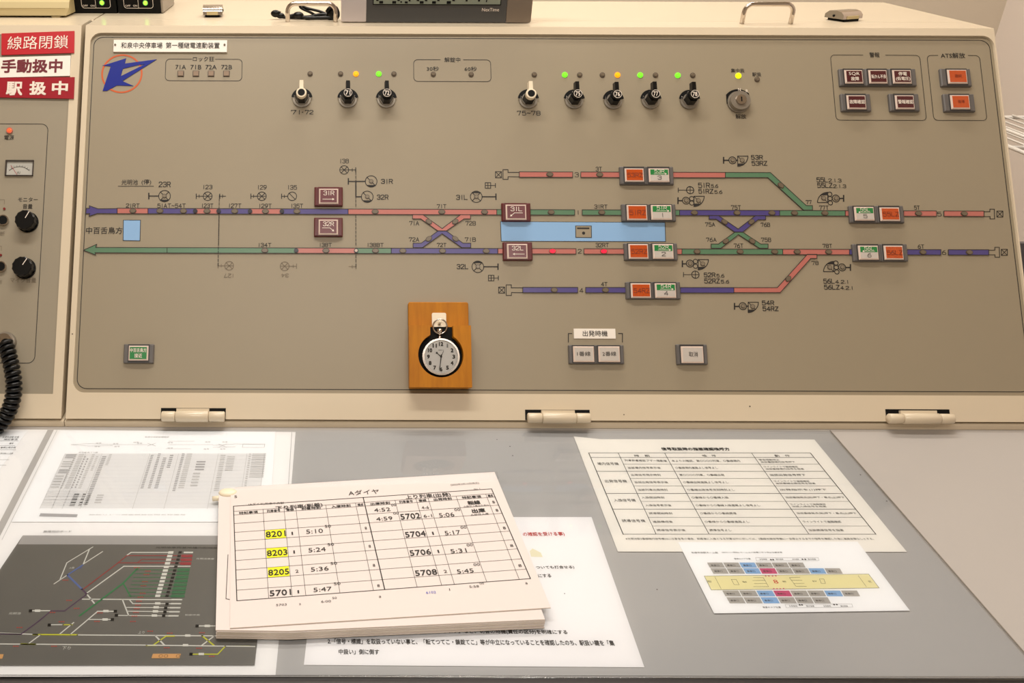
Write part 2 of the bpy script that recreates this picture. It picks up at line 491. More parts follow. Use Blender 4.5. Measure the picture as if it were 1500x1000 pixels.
# leaf (door) : outer slab with rounded opening
cpu0 = (PAN.px(133.8, 80)[0] + PAN.px(107, 545)[0]) / 2; cpu1 = PAN.px(1455, 75)[0]
cpv0 = PAN.px(700, 577.0)[1]; cpv1 = PAN.px(800, 51.8)[1]


def leaf(x0, x1, hole, r, name, parent, thick_side=True):
    b = MB(); hu0, hv0, hu1, hv1 = hole
    inn = rr(hu0, hv0, hu1, hv1, r, 8); out = []
    for p in inn:
        # matching point on outer rectangle
        cx = min(max(p[0], hu0 + r), hu1 - r); cy = min(max(p[1], hv0 + r), hv1 - r)
        dx, dy = p[0] - cx, p[1] - cy
        if abs(abs(dx) - abs(dy)) < 1e-7: u = x1 if dx > 0 else x0; v = ST if dy > 0 else SB
        elif abs(dx) > abs(dy): u = x1 if dx > 0 else x0; v = p[1]
        else: v = ST if dy > 0 else SB; u = p[0]
        out.append((u, v))
    n = len(inn)
    W = FRD
    vs = [(p[0], p[1], W) for p in inn] + [(p[0], p[1], W) for p in out] + [(p[0], p[1], 0) for p in inn]
    fs = [(i, n + i, n + (i + 1) % n, (i + 1) % n) for i in range(n)] + [(i, (i + 1) % n, 2 * n + (i + 1) % n, 2 * n + i) for i in range(n)]
    b.add(vs, fs, CREAM)
    inv = PAN.M.inverted()
    # sides / top / bottom
    pr = [(BOT.y, BOT.z), (TOPP.y, TOPP.z), (TOPP.y + LEAF, TOPP.z), (BOT.y + LEAF, BOT.z)]
    P = [inv @ Vector((x0, y, z)) for y, z in pr] + [inv @ Vector((x1, y, z)) for y, z in pr]
    b.add(P, [(0, 1, 2, 3), (7, 6, 5, 4), (1, 5, 6, 2), (0, 3, 7, 4), (3, 2, 6, 7)], CREAM)
    return b.build(name, parent)


prof(MB(), XLl + .0004, XLm - .0004, [(fb + LEAF * .62, .0086), (ft + LEAF * .62, ZT - .0022), (ft + LEAF * .98, ZT - .0022), (fb + LEAF * .98, .0086)], BLKM).build('gap_shade_strip', con, label='black strip standing in for the shade in the gap beside the narrow console')  # shade between the two consoles, put in as a matte black strip
leaf(XLm, XRm, (cpu0, cpv0, cpu1, cpv1), .0145, 'frame', con)
b = MB(); b.rrect(cpu0 - .0005, cpv0 - .0005, cpu1 + .0005, cpv1 + .0005, .0145, -.002, 0.0, GREY); plate = b.build('face_plate', con)
# thin black border line
bu0 = (PAN.px(138.7, 70)[0] + PAN.px(112.3, 545)[0]) / 2; bu1 = (PAN.px(1450, 75)[0] + PAN.px(1498, 470)[0]) / 2
bv0 = PAN.px(700, 571)[1]; bv1 = PAN.px(750, 56.7)[1]
b = MB(); b.poly(rr(bu0, bv0, bu1, bv1, .0125, 8), .0009, .0002, INK, True); b.build('border_line', con)

W1 = 0.0003


def P(d=W1): return Draw(PAN, d)


# ---- track segments
def up_y(x): return 309.2 + (x - 200) * .0033
def lo_y(x): return 366.6 + (x - 200) * .0026
def r3_y(x): return 255.8 + (x - 760) * .003
def r4_y(x): return 424.8 + (x - 760) * .0012


def seg(pts, m, outline=True, shut=()):
    p = [PAN.px(x, y) for x, y in pts]
    d = Draw(PAN, .0012)
    d.mb.prism(p, 0.0, .0010, m, OUTL)
    n = len(p)
    for i in range(n):
        if i in shut: continue
        d.mb.poly([p[i], p[(i + 1) % n]], .0008, .0012, OUTL)
    return d.put('track_segment', con)


def bar(x0, x1, fy, m):
    h = 3.9
    seg([(x0, fy(x0) + h), (x1, fy(x1) + h), (x1, fy(x1) - h), (x0, fy(x0) - h)], m)


def bars(fy, lst):
    for x0, x1, m in lst: bar(x0, x1, fy, m)


seg([(127, 305.3), (131.5, 305.3), (131, 301.5), (144, 306), (172, 305.6), (172, 313), (143, 312.8), (130.5, 317), (132, 313), (126, 313)], BLUE)
bars(up_y, [(172, 217, PINK), (217, 286, BLUE), (286, 320, PINK), (320, 366, BLUE), (366, 413, PINK), (413, 510, BLUE), (510, 727.5, PINK),
            (727.5, 737, GREEN), (776, 841.5, GREEN), (852.5, 913, GREEN), (988, 995, GREEN), (995, 1141.5, BLUE), (1141.5, 1237.5, GREEN),
            (1237.5, 1248, PINK), (1323, 1371, PINK), (1382, 1440.5, PINK)])
seg([(122.5, 366.5), (142, 358), (140.5, 362.5), (245, 362.9), (245, 370.6), (139.5, 370.3), (140.5, 373.5)], GREEN)
bars(lo_y, [(245, 434, GREEN), (434, 521.5, PINK), (521.5, 573, GREEN), (573, 729, BLUE), (729, 738, PINK), (778, 843.5, PINK), (855, 916, PINK),
            (991, 998.5, PINK), (998.5, 1146, GREEN), (1146, 1243.5, PINK), (1243.5, 1252, BLUE), (1328, 1377.5, BLUE), (1388.5, 1447.5, BLUE)])
bars(r3_y, [(760.5, 838.5, PINK), (850.5, 910, PINK), (985, 1062, PINK)])
bars(r4_y, [(765.5, 846, BLUE), (857.5, 918, BLUE), (996, 1074.5, BLUE)])
seg([(1062, 252.8), (1128, 253), (1180.5, 301.3), (1189.5, 301.3), (1189.5, 307.9), (1176.5, 307.9), (1124.3, 260.3), (1062, 260.3)], GREEN)
seg([(1074.5, 421.4), (1138, 421.4), (1182, 372.6), (1196, 372.6), (1196, 378.6), (1187, 378.6), (1142.3, 428.6), (1074.5, 428.6)], PINK)


def cr(pts, ox, oy): return [(ox + a / 4, oy + b_ / 4) for a, b_ in pts]


seg(cr([(917, 379), (917, 403), (965, 403), (1065, 473), (1115, 473), (1218, 403), (1256, 403), (1256, 379), (1198, 379), (1090, 460), (978, 379)], 375, 220), PINK)
seg(cr([(920, 571), (920, 545), (968, 545), (1065, 474), (1115, 474), (1212, 545), (1258, 545), (1258, 571), (1205, 571), (1090, 490), (975, 571)], 375, 220), BLUE)
seg(cr([(153, 384), (153, 405), (195, 405), (303, 480), (350, 480), (440, 408), (484, 408), (484, 384), (425, 384), (323, 462), (208, 384)], 1000, 220), BLUE)
seg(cr([(165, 575), (165, 550), (208, 550), (303, 481), (350, 481), (455, 550), (498, 550), (498, 575), (448, 575), (325, 495), (222, 575)], 1000, 220), GREEN)


# ---- small windows in the tracks
def lampwin(x, y, rot=0, lit=False):
    b = MB(); c = PAN.px(x, y); k = PAN.scale(x, y)
    a, h = 4.7 * k, 3.3 * k; cs, sn = math.cos(math.radians(rot)), math.sin(math.radians(rot))
    def el(s_): return [(c[0] + (s_ * a * math.cos(t)) * cs - (s_ * h * math.sin(t)) * sn, c[1] + (s_ * a * math.cos(t)) * sn + (s_ * h * math.sin(t)) * cs)
                        for t in [2 * math.pi * (i + .5) / 16 for i in range(16)]]
    b.prism(el(1.12), 0, .0015, LENSRIM); b.prism(el(.88), .0015, .0022, RD_LED if lit else LENS)
    b.build('track_lamp', con, label='red glowing track lamp on the pink track two' if lit else None)


for x in (195, 234.5, 269, 303.5, 344, 389, 435, 549.5, 647, 709.5, 807, 881, 1016.5, 1079, 1130, 1163, 1207.5, 1344.5, 1411.5): lampwin(x, up_y(x))
for x in (388, 477.5, 550, 590, 648, 712, 1020.5, 1083.5, 1134, 1167, 1213, 1351, 1419): lampwin(x, lo_y(x))
for x in (809, 884): lampwin(x, lo_y(x), lit=True)
for x in (805, 878): lampwin(x, r3_y(x))
for x in (811.5, 886.5): lampwin(x, r4_y(x))
for x, y, r in ((1143, 272, -42), (1154, 408.5, 48), (628, 325, -35), (666.7, 325, 35), (628, 350, 35), (666.7, 350, -35), (1060.5, 325.3, -35), (1100, 325.3, 35), (1062.5, 353.5, 35), (1101, 353.5, -35)):
    lampwin(x, y, r)
DOT = mat('dark_dot', (42, 38, 48), 0.3); DOTL = mat('pale_dot', (190, 175, 160), 0.25)
for x, f, m in ((286.3, up_y, DOT), (320.5, up_y, DOT), (366.5, up_y, DOT), (413, up_y, DOT), (434, lo_y, DOT), (521.7, lo_y, DOTL)):
    b = MB(); c = PAN.px(x, f(x)); k = PAN.scale(x, f(x)); b.disc(c, 3.3 * k, 0, .0022, DOT, 16, smooth=True); b.disc(c, 2.2 * k, .0022, .0026, m, 12); b.build('boundary_dot', con)

# ---- lettering in engraved strokes
LT = [('23R', 232.5, 266, 250, 274), ('123', 297, 270.7, 311, 277), ('129', 377, 271, 390.5, 277.5), ('135', 421, 271, 435, 277.5), ('138', 497.5, 232.5, 511, 239),
      ('31R', 558, 262, 575.5, 269), ('32R', 552, 285, 569, 292.3), ('31L', 668, 285.3, 685, 292.5), ('32L', 669, 386.7, 686, 394), ('71T', 640, 299, 654, 305),
      ('21RT', 184.5, 298, 204.5, 304), ('51AT~54T', 230.5, 298, 272, 304.3), ('123T', 295, 298, 312.5, 304.3), ('127T', 334.5, 298, 353.5, 304.3),
      ('129T', 379, 298.3, 398, 304.5), ('135T', 426, 298.3, 444, 304.5), ('134T', 378, 355.7, 397.5, 361.5), ('138T', 467.5, 355.7, 486, 361.5),
      ('138BT', 537.5, 355.7, 562, 361.5), ('72T', 640, 355.7, 654, 361.5), ('71A', 599.5, 323.7, 614, 330), ('72B', 682, 323.7, 697, 330),
      ('72A', 599, 347.5, 614, 353.7), ('71B', 681, 347.5, 697, 353.7), ('3T', 872.5, 244.3, 882, 250.7), ('3', 841.7, 252.3, 847.7, 259.3),
      ('31RT', 870.5, 299.5, 890, 305.5), ('1', 846.4, 308, 847.4, 314.5), ('32RT', 872.5, 355.7, 892, 362), ('2', 846.5, 364.6, 851.9, 371.3), ('4T', 880.5, 413, 890, 419),
      ('4', 848.8, 421.8, 854.4, 428.8), ('51R', 1022.5, 267.5, 1040, 275), ('5.6', 1041.5, 269.7, 1052, 275), ('51RZ', 1023, 276.5, 1045, 283.5), ('5.6', 1046.5, 278.5, 1058, 283.7),
      ('75A', 1033, 325.5, 1047.5, 331.7), ('76B', 1114.5, 326, 1128, 332), ('76A', 1034.5, 348, 1049.5, 354), ('75B', 1115, 348, 1129.5, 354.2), ('75T', 1071, 300.5, 1085.5, 307),
      ('76T', 1075, 356.5, 1089, 363), ('77', 1180.5, 293, 1189, 299), ('77T', 1200, 301, 1214, 307.3), ('78T', 1205, 357, 1219, 363), ('78', 1189, 382, 1199, 388),
      ('53R', 1100, 227, 1117.5, 233.7), ('53RZ', 1101, 235.5, 1124, 242.5), ('52R', 1031, 399, 1048, 406), ('5.6', 1049.5, 401, 1061, 406.3), ('52RZ', 1031.5, 407.7, 1054.5, 415),
      ('5.6', 1056, 409.7, 1068, 415), ('54R', 1116, 440, 1134, 447), ('54RZ', 1117, 448.5, 1140.5, 455.5), ('55L', 1196, 259.5, 1212.5, 267), ('2.1.3', 1213.5, 261.5, 1232.5, 267),
      ('55LZ', 1197, 268, 1219.5, 275), ('2.1.3', 1220.5, 270, 1239.5, 275.3), ('56L', 1206, 408, 1222.5, 415.3), ('4.2.1', 1223.5, 410, 1242.5, 415.3), ('56LZ', 1207, 417, 1230, 424),
      ('4.2.1', 1231, 418.8, 1249, 424.2), ('5T', 1339, 301, 1347.5, 307), ('5', 1373, 310, 1379, 316.8), ('6T', 1344.5, 358, 1354, 364), ('6', 1380, 366.3, 1385.7, 373)]
for t, x0, y0, x1, y1 in LT:
    big = (y1 - y0) > 6.6 and len(t) > 1
    P().st(t, x0, y0, x1, y1, INK, .00095 if big else .00072).put('lettering', con)
P().st('127', 328, 400.5, 343, 406.5, INKG, .0007, flip=True).put('lettering', con, label='faded grey upside-down lettering')
P().st('34', 412, 400.5, 423, 406, INKG, .0007, flip=True).put('lettering', con, label='faded grey upside-down lettering')


# ---- signal symbols
def symbol(fn):
    d = P(); fn(d); d.put('signal_symbol', con)


def lampc(d, x, y, r=3.3): d.mb.disc(PAN.px(x, y), r * PAN.scale(x, y), 0, .0006, SRIM, 16); d.mb.disc(PAN.px(x, y), r * .72 * PAN.scale(x, y), .0006, .0010, SLENS, 16)


def seg_black(d, x, y, r, top):
    s_ = -1 if top else 1; pts = []
    for i in range(9):
        a = math.radians(38 + 104 * i / 8); pts.append((x + r * math.cos(a), y + s_ * r * math.sin(a)))
    d.pg(pts, INK)


def sigA(x, y, bx, top=False, xx=True, post=True):
    def f(d):
        d.circ(x, y, 8.6, 1.0); k = 6.2
        d.ln([(x - k, y - k), (x + k, y + k)], 1.0)
        if xx: d.ln([(x + k, y - k), (x - k, y + k)], 1.0)
        seg_black(d, x, y, 8.6, top); lampc(d, x, y)
        if post:
            d.ln([(bx, y - 4), (bx, y + 4)], 1.8); sgn = 1 if bx < x else -1
            d.ln([(bx, y), (x - sgn * 8.6, y)], 1.6)
    symbol(f)


sigA(241, 287, 218); sigA(543.7, 265.5, 510.3, xx=False); sigA(538, 288, 521.3, xx=False, post=False)
symbol(lambda d: (d.ln([(521.3, 265.5), (521.3, 288), (529.4, 288)], 1.7)))
sigA(697.7, 288, 726.5, True); sigA(700, 390.5, 729.5, True)


def sigB(x, y, bx, tick, m=INK, xx=True):
    def f(d):
        d.circ(x, y, 6.5, 1.0, m); k = 4.6
        d.ln([(x - k, y - k), (x + k, y + k)], 1.0, m)
        if xx: d.ln([(x + k, y - k), (x - k, y + k)], 1.0, m); d.ln([(x - 6.5, y), (x + 6.5, y)], .8, m)
        d.ln([(bx, y - 3.3), (bx, y + 3.3)], 1.1, m); sgn = 1 if bx < x else -1
        d.ln([(bx, y), (x - sgn * 6.5, y)], 1.0, m)
        if tick: d.ln([(tick, y - 2), (tick, y + 2)], .9, m)
    symbol(f)


sigB(304.2, 287.2, 287.5, 291.8); sigB(383.5, 287.2, 367.5, 371.5); sigB(428, 287.3, 412.5, 416.5, xx=False); sigB(504.2, 248.7, 521, 516)
sigB(335.7, 389, 319.5, 324, INKG); sigB(417, 389.7, 434.5, 429.5, INKG)
symbol(lambda d: (d.ln([(322, 284), (322, 290.5)], 1.1), d.ln([(322, 287.2), (330.5, 287.2)], 1), d.ln([(326, 285), (326, 289.3)], .9)))
symbol(lambda d: (d.ln([(521.5, 387), (521.5, 393.5)], 1.1, INKG), d.ln([(511, 390.3), (521, 390.3)], 1, INKG), d.ln([(516, 388.3), (516, 392.5)], .9, INKG)))


def dashed(x0, y0, x1, y1, m=INK):
    d = P(.0015); n = int((y1 - y0) / 5.6)
    for i in range(n):
        a = i / n; c_ = (i + .66) / n
        d.ln([(x0 + (x1 - x0) * a, y0 + (y1 - y0) * a), (x0 + (x1 - x0) * c_, y0 + (y1 - y0) * c_)], .9, m)
    d.put('dashed_line', con)


dashed(321.3, 285, 319.3, 391); dashed(521.2, 246, 521.2, 304); dashed(521.2, 315, 521.3, 361); dashed(321, 316, 320, 360); dashed(521.4, 373, 521.4, 393)


def plat(x, y, bx):
    def f(d):
        d.ln([(x - 4, y - 4), (x + 4, y - 4), (x + 4, y + 4), (x - 4, y + 4)], 1, close=True)
        d.ln([(x, y - 4), (x, y + 4)], .9); d.ln([(x - 4, y), (bx, y)], .9); d.ln([(bx, y - 3), (bx, y + 3)], 1.1)
    symbol(f)


plat(714.8, 271.5, 725.8); plat(719.5, 407, 730)


def xbox(x, y):
    k = 4.4
    symbol(lambda d: (d.ln([(x - k, y - k), (x + k, y - k), (x + k, y + k), (x - k, y + k)], 1, close=True), d.ln([(x - k, y - k), (x + k, y + k)], .9), d.ln([(x + k, y - k), (x - k, y + k)], .9)))


xbox(730.2, 255.7); xbox(734.8, 424.7); xbox(1464.7, 313.4); xbox(1471.3, 369.4)


def buffer(pts): symbol(lambda d: d.ln(pts, 1.0))


buffer([(760, 252.3), (744.2, 252.3), (744.2, 248.2), (736.8, 248.2), (736.8, 262.5), (744.2, 262.5), (744.2, 258.7), (760, 258.9)])
buffer([(765, 421.3), (749, 421.3), (749, 417), (741.5, 417), (741.5, 432.5), (749.2, 432.5), (749.2, 428.3), (765, 428.4)])
buffer([(1440.5, 309.8), (1450, 309.8), (1450, 306.2), (1456.5, 306.2), (1457, 320.5), (1450.3, 320.5), (1450.3, 317), (1440.5, 317)])
buffer([(1447.5, 366.2), (1457.3, 366.2), (1457.3, 362), (1463.8, 362), (1464.2, 376.6), (1457.5, 376.6), (1457.5, 373), (1447.5, 373)])


def quad_r(bx, by, cx, cy, smalls, qx, qy, q=15):
    def f(d):
        d.ln([(bx, by - 4.2), (bx, by + 4.2)], 1.9); d.ln([(bx, by), (cx - 5.3, by)], 1.8)
        d.circ(cx, cy, 5.3, 1.1); lampc(d, cx, cy, 3.4)
        for a, c_ in smalls: d.circ(a, c_, 3.2, 1.0)
        if not smalls: d.ln([(cx + 5.3, cy), (qx, cy)], 1.8)
        arc = [(qx + q * math.cos(math.radians(t)), qy + q * math.sin(math.radians(t))) for t in range(0, 91, 9)]
        d.ln([(qx, qy)] + arc, 1.1, close=True)
        lo_ = [p for p in arc if p[1] > qy + q * .72]
        d.pg([(qx, qy + q * .72)] + [(qx + math.sqrt(q * q - (q * .72) ** 2), qy + q * .72)] + lo_, INK)
        d.ln([(qx + 1, qy + 1), (qx + q * .68, qy + q * .68)], .9); lampc(d, qx + q * .42, qy + q * .42, 3.6)
    symbol(f)


quad_r(993.2, 293.7, 1005, 293.7, [(1013.3, 290.6), (1013.3, 297.1)], 1016.6, 287.3)
quad_r(999.6, 386.3, 1010.7, 385.8, [(1018.8, 382.6), (1018.8, 389.7)], 1022.8, 380)
quad_r(1060, 234.6, 1073, 234.6, [], 1080.6, 228.5); quad_r(1076, 448.5, 1088.2, 448.2, [], 1096, 442.5)


def quad_l(bx, by, cx, cy, smalls, qx, qy, q=15):
    def f(d):
        d.ln([(bx, by - 4.2), (bx, by + 4.2)], 1.9); d.ln([(cx + 5.3, by), (bx, by)], 1.8)
        d.circ(cx, cy, 5.3, 1.1); lampc(d, cx, cy, 3.4)
        for a, c_ in smalls: d.circ(a, c_, 3.2, 1.1)
        arc = [(qx - q * math.cos(math.radians(t)), qy - q * math.sin(math.radians(t))) for t in range(0, 91, 9)]
        d.ln([(qx, qy)] + arc, 1.1, close=True)
        hi = [p for p in arc if p[1] < qy - q * .72]
        d.pg([(qx, qy - q * .72)] + [(qx - math.sqrt(q * q - (q * .72) ** 2), qy - q * .72)] + hi, INK)
        d.ln([(qx - 1, qy - 1), (qx - q * .68, qy - q * .68)], .9); lampc(d, qx - q * .42, qy - q * .42, 3.6)
    symbol(f)


quad_l(1235.8, 290.4, 1224.5, 290.5, [(1215.5, 284.2), (1216, 290.5), (1216.4, 296.9)], 1212.5, 296.5)
quad_l(1245.8, 391.6, 1233.6, 391.4, [(1224.6, 385), (1225, 391.4), (1226, 398)], 1221.4, 397.7)


def plus(bx, x, y):
    symbol(lambda d: (d.circ(x, y, 5.4, 1.1), d.ln([(bx, y), (x + 5.4, y)], .9), d.ln([(x, y - 5.4), (x, y + 5.4)], .9), d.ln([(bx, y - 3.2), (bx, y + 3.2)], 1.0)))


plus(993.6, 1011, 278.3); plus(1001.2, 1018.7, 402)

# ---- pale blue platforms
d = P(.0004); d.mb.prism([PAN.px(*p) for p in ((733.2, 324.5), (974.2, 325.9), (975, 353.6), (734.2, 353))], 0, .0004, SKYB)
d.ln([(733.2, 324.5), (974.2, 325.9), (975, 353.6), (734.2, 353)], .9, INK, True); d.put('platform_strip', con, label='pale blue platform strip between tracks one and two')
d = P(.0004); d.mb.prism([PAN.px(*p) for p in ((180.8, 322.3), (205.8, 322.3), (205, 352.5), (180.3, 352))], 0, .0004, SKYB)
d.ln([(180.8, 322.3), (205.8, 322.3), (205, 352.5), (180.3, 352)], .9, INK, True); d.put('platform_strip', con, label='small pale blue rectangle left between the tracks')
d = P(.0006); d.mb.prism([PAN.px(*p) for p in ((843.2, 330.8), (866.2, 330.8), (866.4, 347.8), (843.4, 347.6))], .0004, .0006, GREY)
d.ln([(843.2, 330.8), (866.2, 330.8), (866.4, 347.8), (843.4, 347.6)], 1, INK, True); d.d = .0008
d.ln([(846.3, 334.2), (862.4, 334.2)], 2.2); d.dot(854.9, 341.3, 2.3); d.put('lettering', con, label='boxed station symbol on the blue strip')

# ---- CJK lettering on the plate
for t, x0, y0, x1, y1 in (('光明池', 178, 263, 202, 270.6), ('(停)', 207.3, 262.5, 221.5, 271), ('中百舌鳥方', 126, 332.5, 179.3, 342.5), ('集中扱', 1070.7, 100.3, 1090.5, 106.3),
                          ('駅扱', 1102, 106, 1115, 112), ('解放', 1077.5, 167, 1093, 174), ('ロック狂', 282.5, 83, 313.8, 89.7), ('解錠中', 651, 84, 674.3, 91),
                          ('30秒', 625, 97.3, 643, 104), ('60秒', 680.5, 97.5, 698.5, 104.3), ('警報', 1273.7, 76.7, 1288.3, 84), ('ATS解放', 1378, 77.3, 1413.7, 85.2),
                          ('71A', 257, 95, 272.5, 101.5), ('71B', 279, 95, 295, 101.5), ('72A', 301, 95, 317.5, 101.5), ('72B', 324, 95, 340, 101.5)):
    P().text(t, x0, y0, x1, y1, INK, .004).put('lettering', con)
for t, x0, y0, x1, y1 in (('71.72', 426.3, 161, 459, 167.4), ('75~78', 757.3, 162.3, 791.7, 169)):
    if t == '71.72':
        dd = P(); dd.st('71', 426.3, 161, 439.5, 167.4, INK, .0009); dd.dot(443, 164.3, .8); dd.st('72', 446.8, 161, 459, 167.4, INK, .0009); dd.put('lettering', con)
    else: P().st(t, x0, y0, x1, y1, INK, .0009).put('lettering', con)
P().ln([(173, 272.6), (225, 272.6)], .8).put('lettering', con)


# ---- framed areas (thin rounded lines with a gap for the caption)
def framed(c4, g0, g1, rpx=6):
    (xa, ya), (xb, yb), (xc, yc), (xd, yd) = c4   # TL TR BR BL
    k = PAN.scale(xa, ya); U = [PAN.px(*p) for p in c4]
    u0 = (U[0][0] + U[3][0]) / 2; u1 = (U[1][0] + U[2][0]) / 2; v1 = (U[0][1] + U[1][1]) / 2; v0 = (U[2][1] + U[3][1]) / 2
    pts = rr(u0, v0, u1, v1, rpx * k, 6); n = len(pts)
    gu0, gu1 = PAN.px(g0, ya)[0], PAN.px(g1, ya)[0]
    b = MB()
    order = pts[7:] + pts[:7]
    b.poly([(gu0, v1)] + order + [(gu1, v1)], .0007, W1, INK); b.build('area_outline', con)


framed([(242.5, 86.7), (354.5, 86.7), (354.5, 118.3), (242.5, 118.3)], 281, 315.5)
framed([(606, 87.6), (719, 87.6), (719, 119.4), (606, 119.4)], 645, 679)
framed([(1216, 80.8), (1347, 80.9), (1357, 176.3), (1225, 176.2)], 1264, 1297)
framed([(1357.5, 81.3), (1435, 81.3), (1445.3, 176.5), (1368, 176.3)], 1373.5, 1418)
SQ = mat('square_lens', (150, 128, 108), 0.3, coat=0.3)
for x0, x1 in ((260, 269.5), (282.3, 291.7), (304.5, 314), (327, 336.5)):
    b = MB(); u0, v0, u1, v1 = P().box(x0, 103.7, x1, 112.2); b.rect(u0, v0, u1, v1, 0, .0008, LENSRIM); b.rect(u0 + .0009, v0 + .0009, u1 - .0009, v1 - .0009, .0008, .0016, SQ); b.build('square_lamp', con)


# ---- round indicator lamps
def lamp(x, y, m=None, r=3.9, what=None):
    b = MB(); c = PAN.px(x, y); k = PAN.scale(x, y)
    b.disc(c, r * k, 0, .0010, LENSRIM if m is None else m, 20, smooth=True)
    b.disc(c, r * .82 * k, .0010, .0022, m or LENS, 20, r2=r * .6 * k, smooth=True)
    b.build('indicator_lamp', con, label=what)


for x, y in ((454.3, 108.2), (498.9, 108.3), (577, 108.5), (634.6, 109), (690, 109.2), (782.5, 109.6), (849, 109.9), (882.2, 110), (960, 110.2), (1014.5, 110.5), (1108.8, 116.6)): lamp(x, y)
for x, y in ((521.4, 108.4), (904.4, 110)): lamp(x, y, OR_LED, 4.1, 'lit orange indicator lamp')
for x, y in ((554.8, 108.4), (827.2, 109.8), (937.6, 110.2), (992.6, 110.6)): lamp(x, y, GR_LED, 4.1, 'lit green indicator lamp')
lamp(1081.3, 111.2, YE_LED, 4.3, 'lit yellow indicator lamp')


# ---- selector switches
def pxl(x, y, d): return PAN.px(x, y, d)


def switch(hx, hy, num=None, white=False):
    dH = .0215; c = pxl(hx, hy, dH); k = PAN.scale(hx, hy, dH)
    col = WHT if white else BLK
    b = MB()
    b.disc(c, .0122, 0, .0025, STEEL, 32, smooth=True)
    b.ring(c, .0062, .0140, .0025, .0034, BLKM, 24, math.radians(8), math.radians(172))
    b.disc(c, .0096, .0025, .0042, STEEL, 28, r2=.0088, smooth=True)
    o = b.build('selector_switch', con, label='white-handled selector switch' if white else 'black selector switch')
    b = MB(); b.disc(c, .0086, .004, dH - .006, BLK, 6, r2=.0082); b.build('shaft', o)
    b = MB(); r = 6.7 * k if not white else 7.8 * k
    wl = 3.4 * k; top = 20.5 * k
    b.disc(c, r, dH - .0085, dH - .0008, col, 28, smooth=True); b.disc(c, r, dH - .0008, dH, col, 28, r2=r * .92, smooth=True)
    b.frust([(c[0] - wl * 1.1, c[1]), (c[0] + wl * 1.1, c[1]), (c[0] + wl, c[1] + top), (c[0] - wl, c[1] + top)],
            [(c[0] - wl * .9, c[1]), (c[0] + wl * .9, c[1]), (c[0] + wl * .8, c[1] + top * .96), (c[0] - wl * .8, c[1] + top * .96)], dH - .009, dH - .0012, col)
    b.build('lever', o)
    if white:
        MB().disc(c, 5.2 * k, dH - .001, dH + .0004, BLKM, 24).build('centre_cap', o)
    else:
        dd = Draw(PAN, dH + .0003); dd.mb.ring(c, 5.5 * k, 6.1 * k, dH, dH + .0003, INKW, 28)
        hx2, hy2 = proj(PAN.world(c[0], c[1], dH)); dd.text(num, hx2 - 3.6, hy2 - 3.3, hx2 + 3.4, hy2 + 3.2, INKW, .008); dd.put('number', o)
    dd = Draw(PAN, .0034)
    if hx > 600 and not white:
        e = proj(PAN.world(c[0] - .0088, c[1] + .0032, .003)); dd.text('N', e[0] - 1.8, e[1] - 2.4, e[0] + 1.8, e[1] + 2.4, INKW)
        e = proj(PAN.world(c[0] - .0012, c[1] + .0100, .003)); dd.text('C', e[0] - 1.8, e[1] - 2.4, e[0] + 1.8, e[1] + 2.4, INKW)
    else:
        e = proj(PAN.world(c[0] + .0088, c[1] + .0032, .003)); dd.text('R', e[0] - 1.8, e[1] - 2.4, e[0] + 1.8, e[1] + 2.4, INKW)
        e = proj(PAN.world(c[0] - .0088, c[1] + .0032, .003)); dd.text('N', e[0] - 1.8, e[1] - 2.4, e[0] + 1.8, e[1] + 2.4, INKW)
    dd.put('position_mark', o)


switch(441.4, 135, white=True); switch(509.8, 135.6, '71'); switch(567, 135.8, '72')
switch(778.4, 136.6, white=True); switch(846.7, 137, '75'); switch(904.8, 137.7, '76'); switch(960.7, 137.2, '77'); switch(1018.2, 137.6, '78')
# key switch
c = PAN.px(1084, 147.5, .006); b = MB(); k = PAN.scale(1084, 147)
b.prism([(c[0] - .0152, c[1] - .002)] + [(c[0] + .0200 * math.cos(math.radians(a)), c[1] + .0195 * math.sin(math.radians(a)) - .0015) for a in range(140, 39, -8)] + [(c[0] + .0152, c[1] - .002)], 0, .0022, BLKM)
b.disc(c, .0150, 0, .0030, STEEL, 32, smooth=True)
o = b.build('key_switch', con, label='steel key switch with black dial sector')
b = MB(); b.disc(c, .0138, .003, .0085, STEEL, 32, r2=.0130, smooth=True); b.disc(c, .0072, .0085, .0110, CHR, 24, r2=.0066, smooth=True); b.build('lock_barrel', o)
MB().rect(c[0] - .0007, c[1] - .003, c[0] + .0008, c[1] + .0035, .0110, .0113, BLKM).build('keyhole', o)
dd = Draw(PAN, .0025); dd.text('N', 1081.3, 129, 1085, 133.2, INKW); dd.text('R', 1092.5, 131, 1096, 135.2, INKW); dd.put('position_mark', o)


# ---- push buttons : housing (visible face rect at height dh) and cap (at height dc)
DH, DC = .0045, .0072


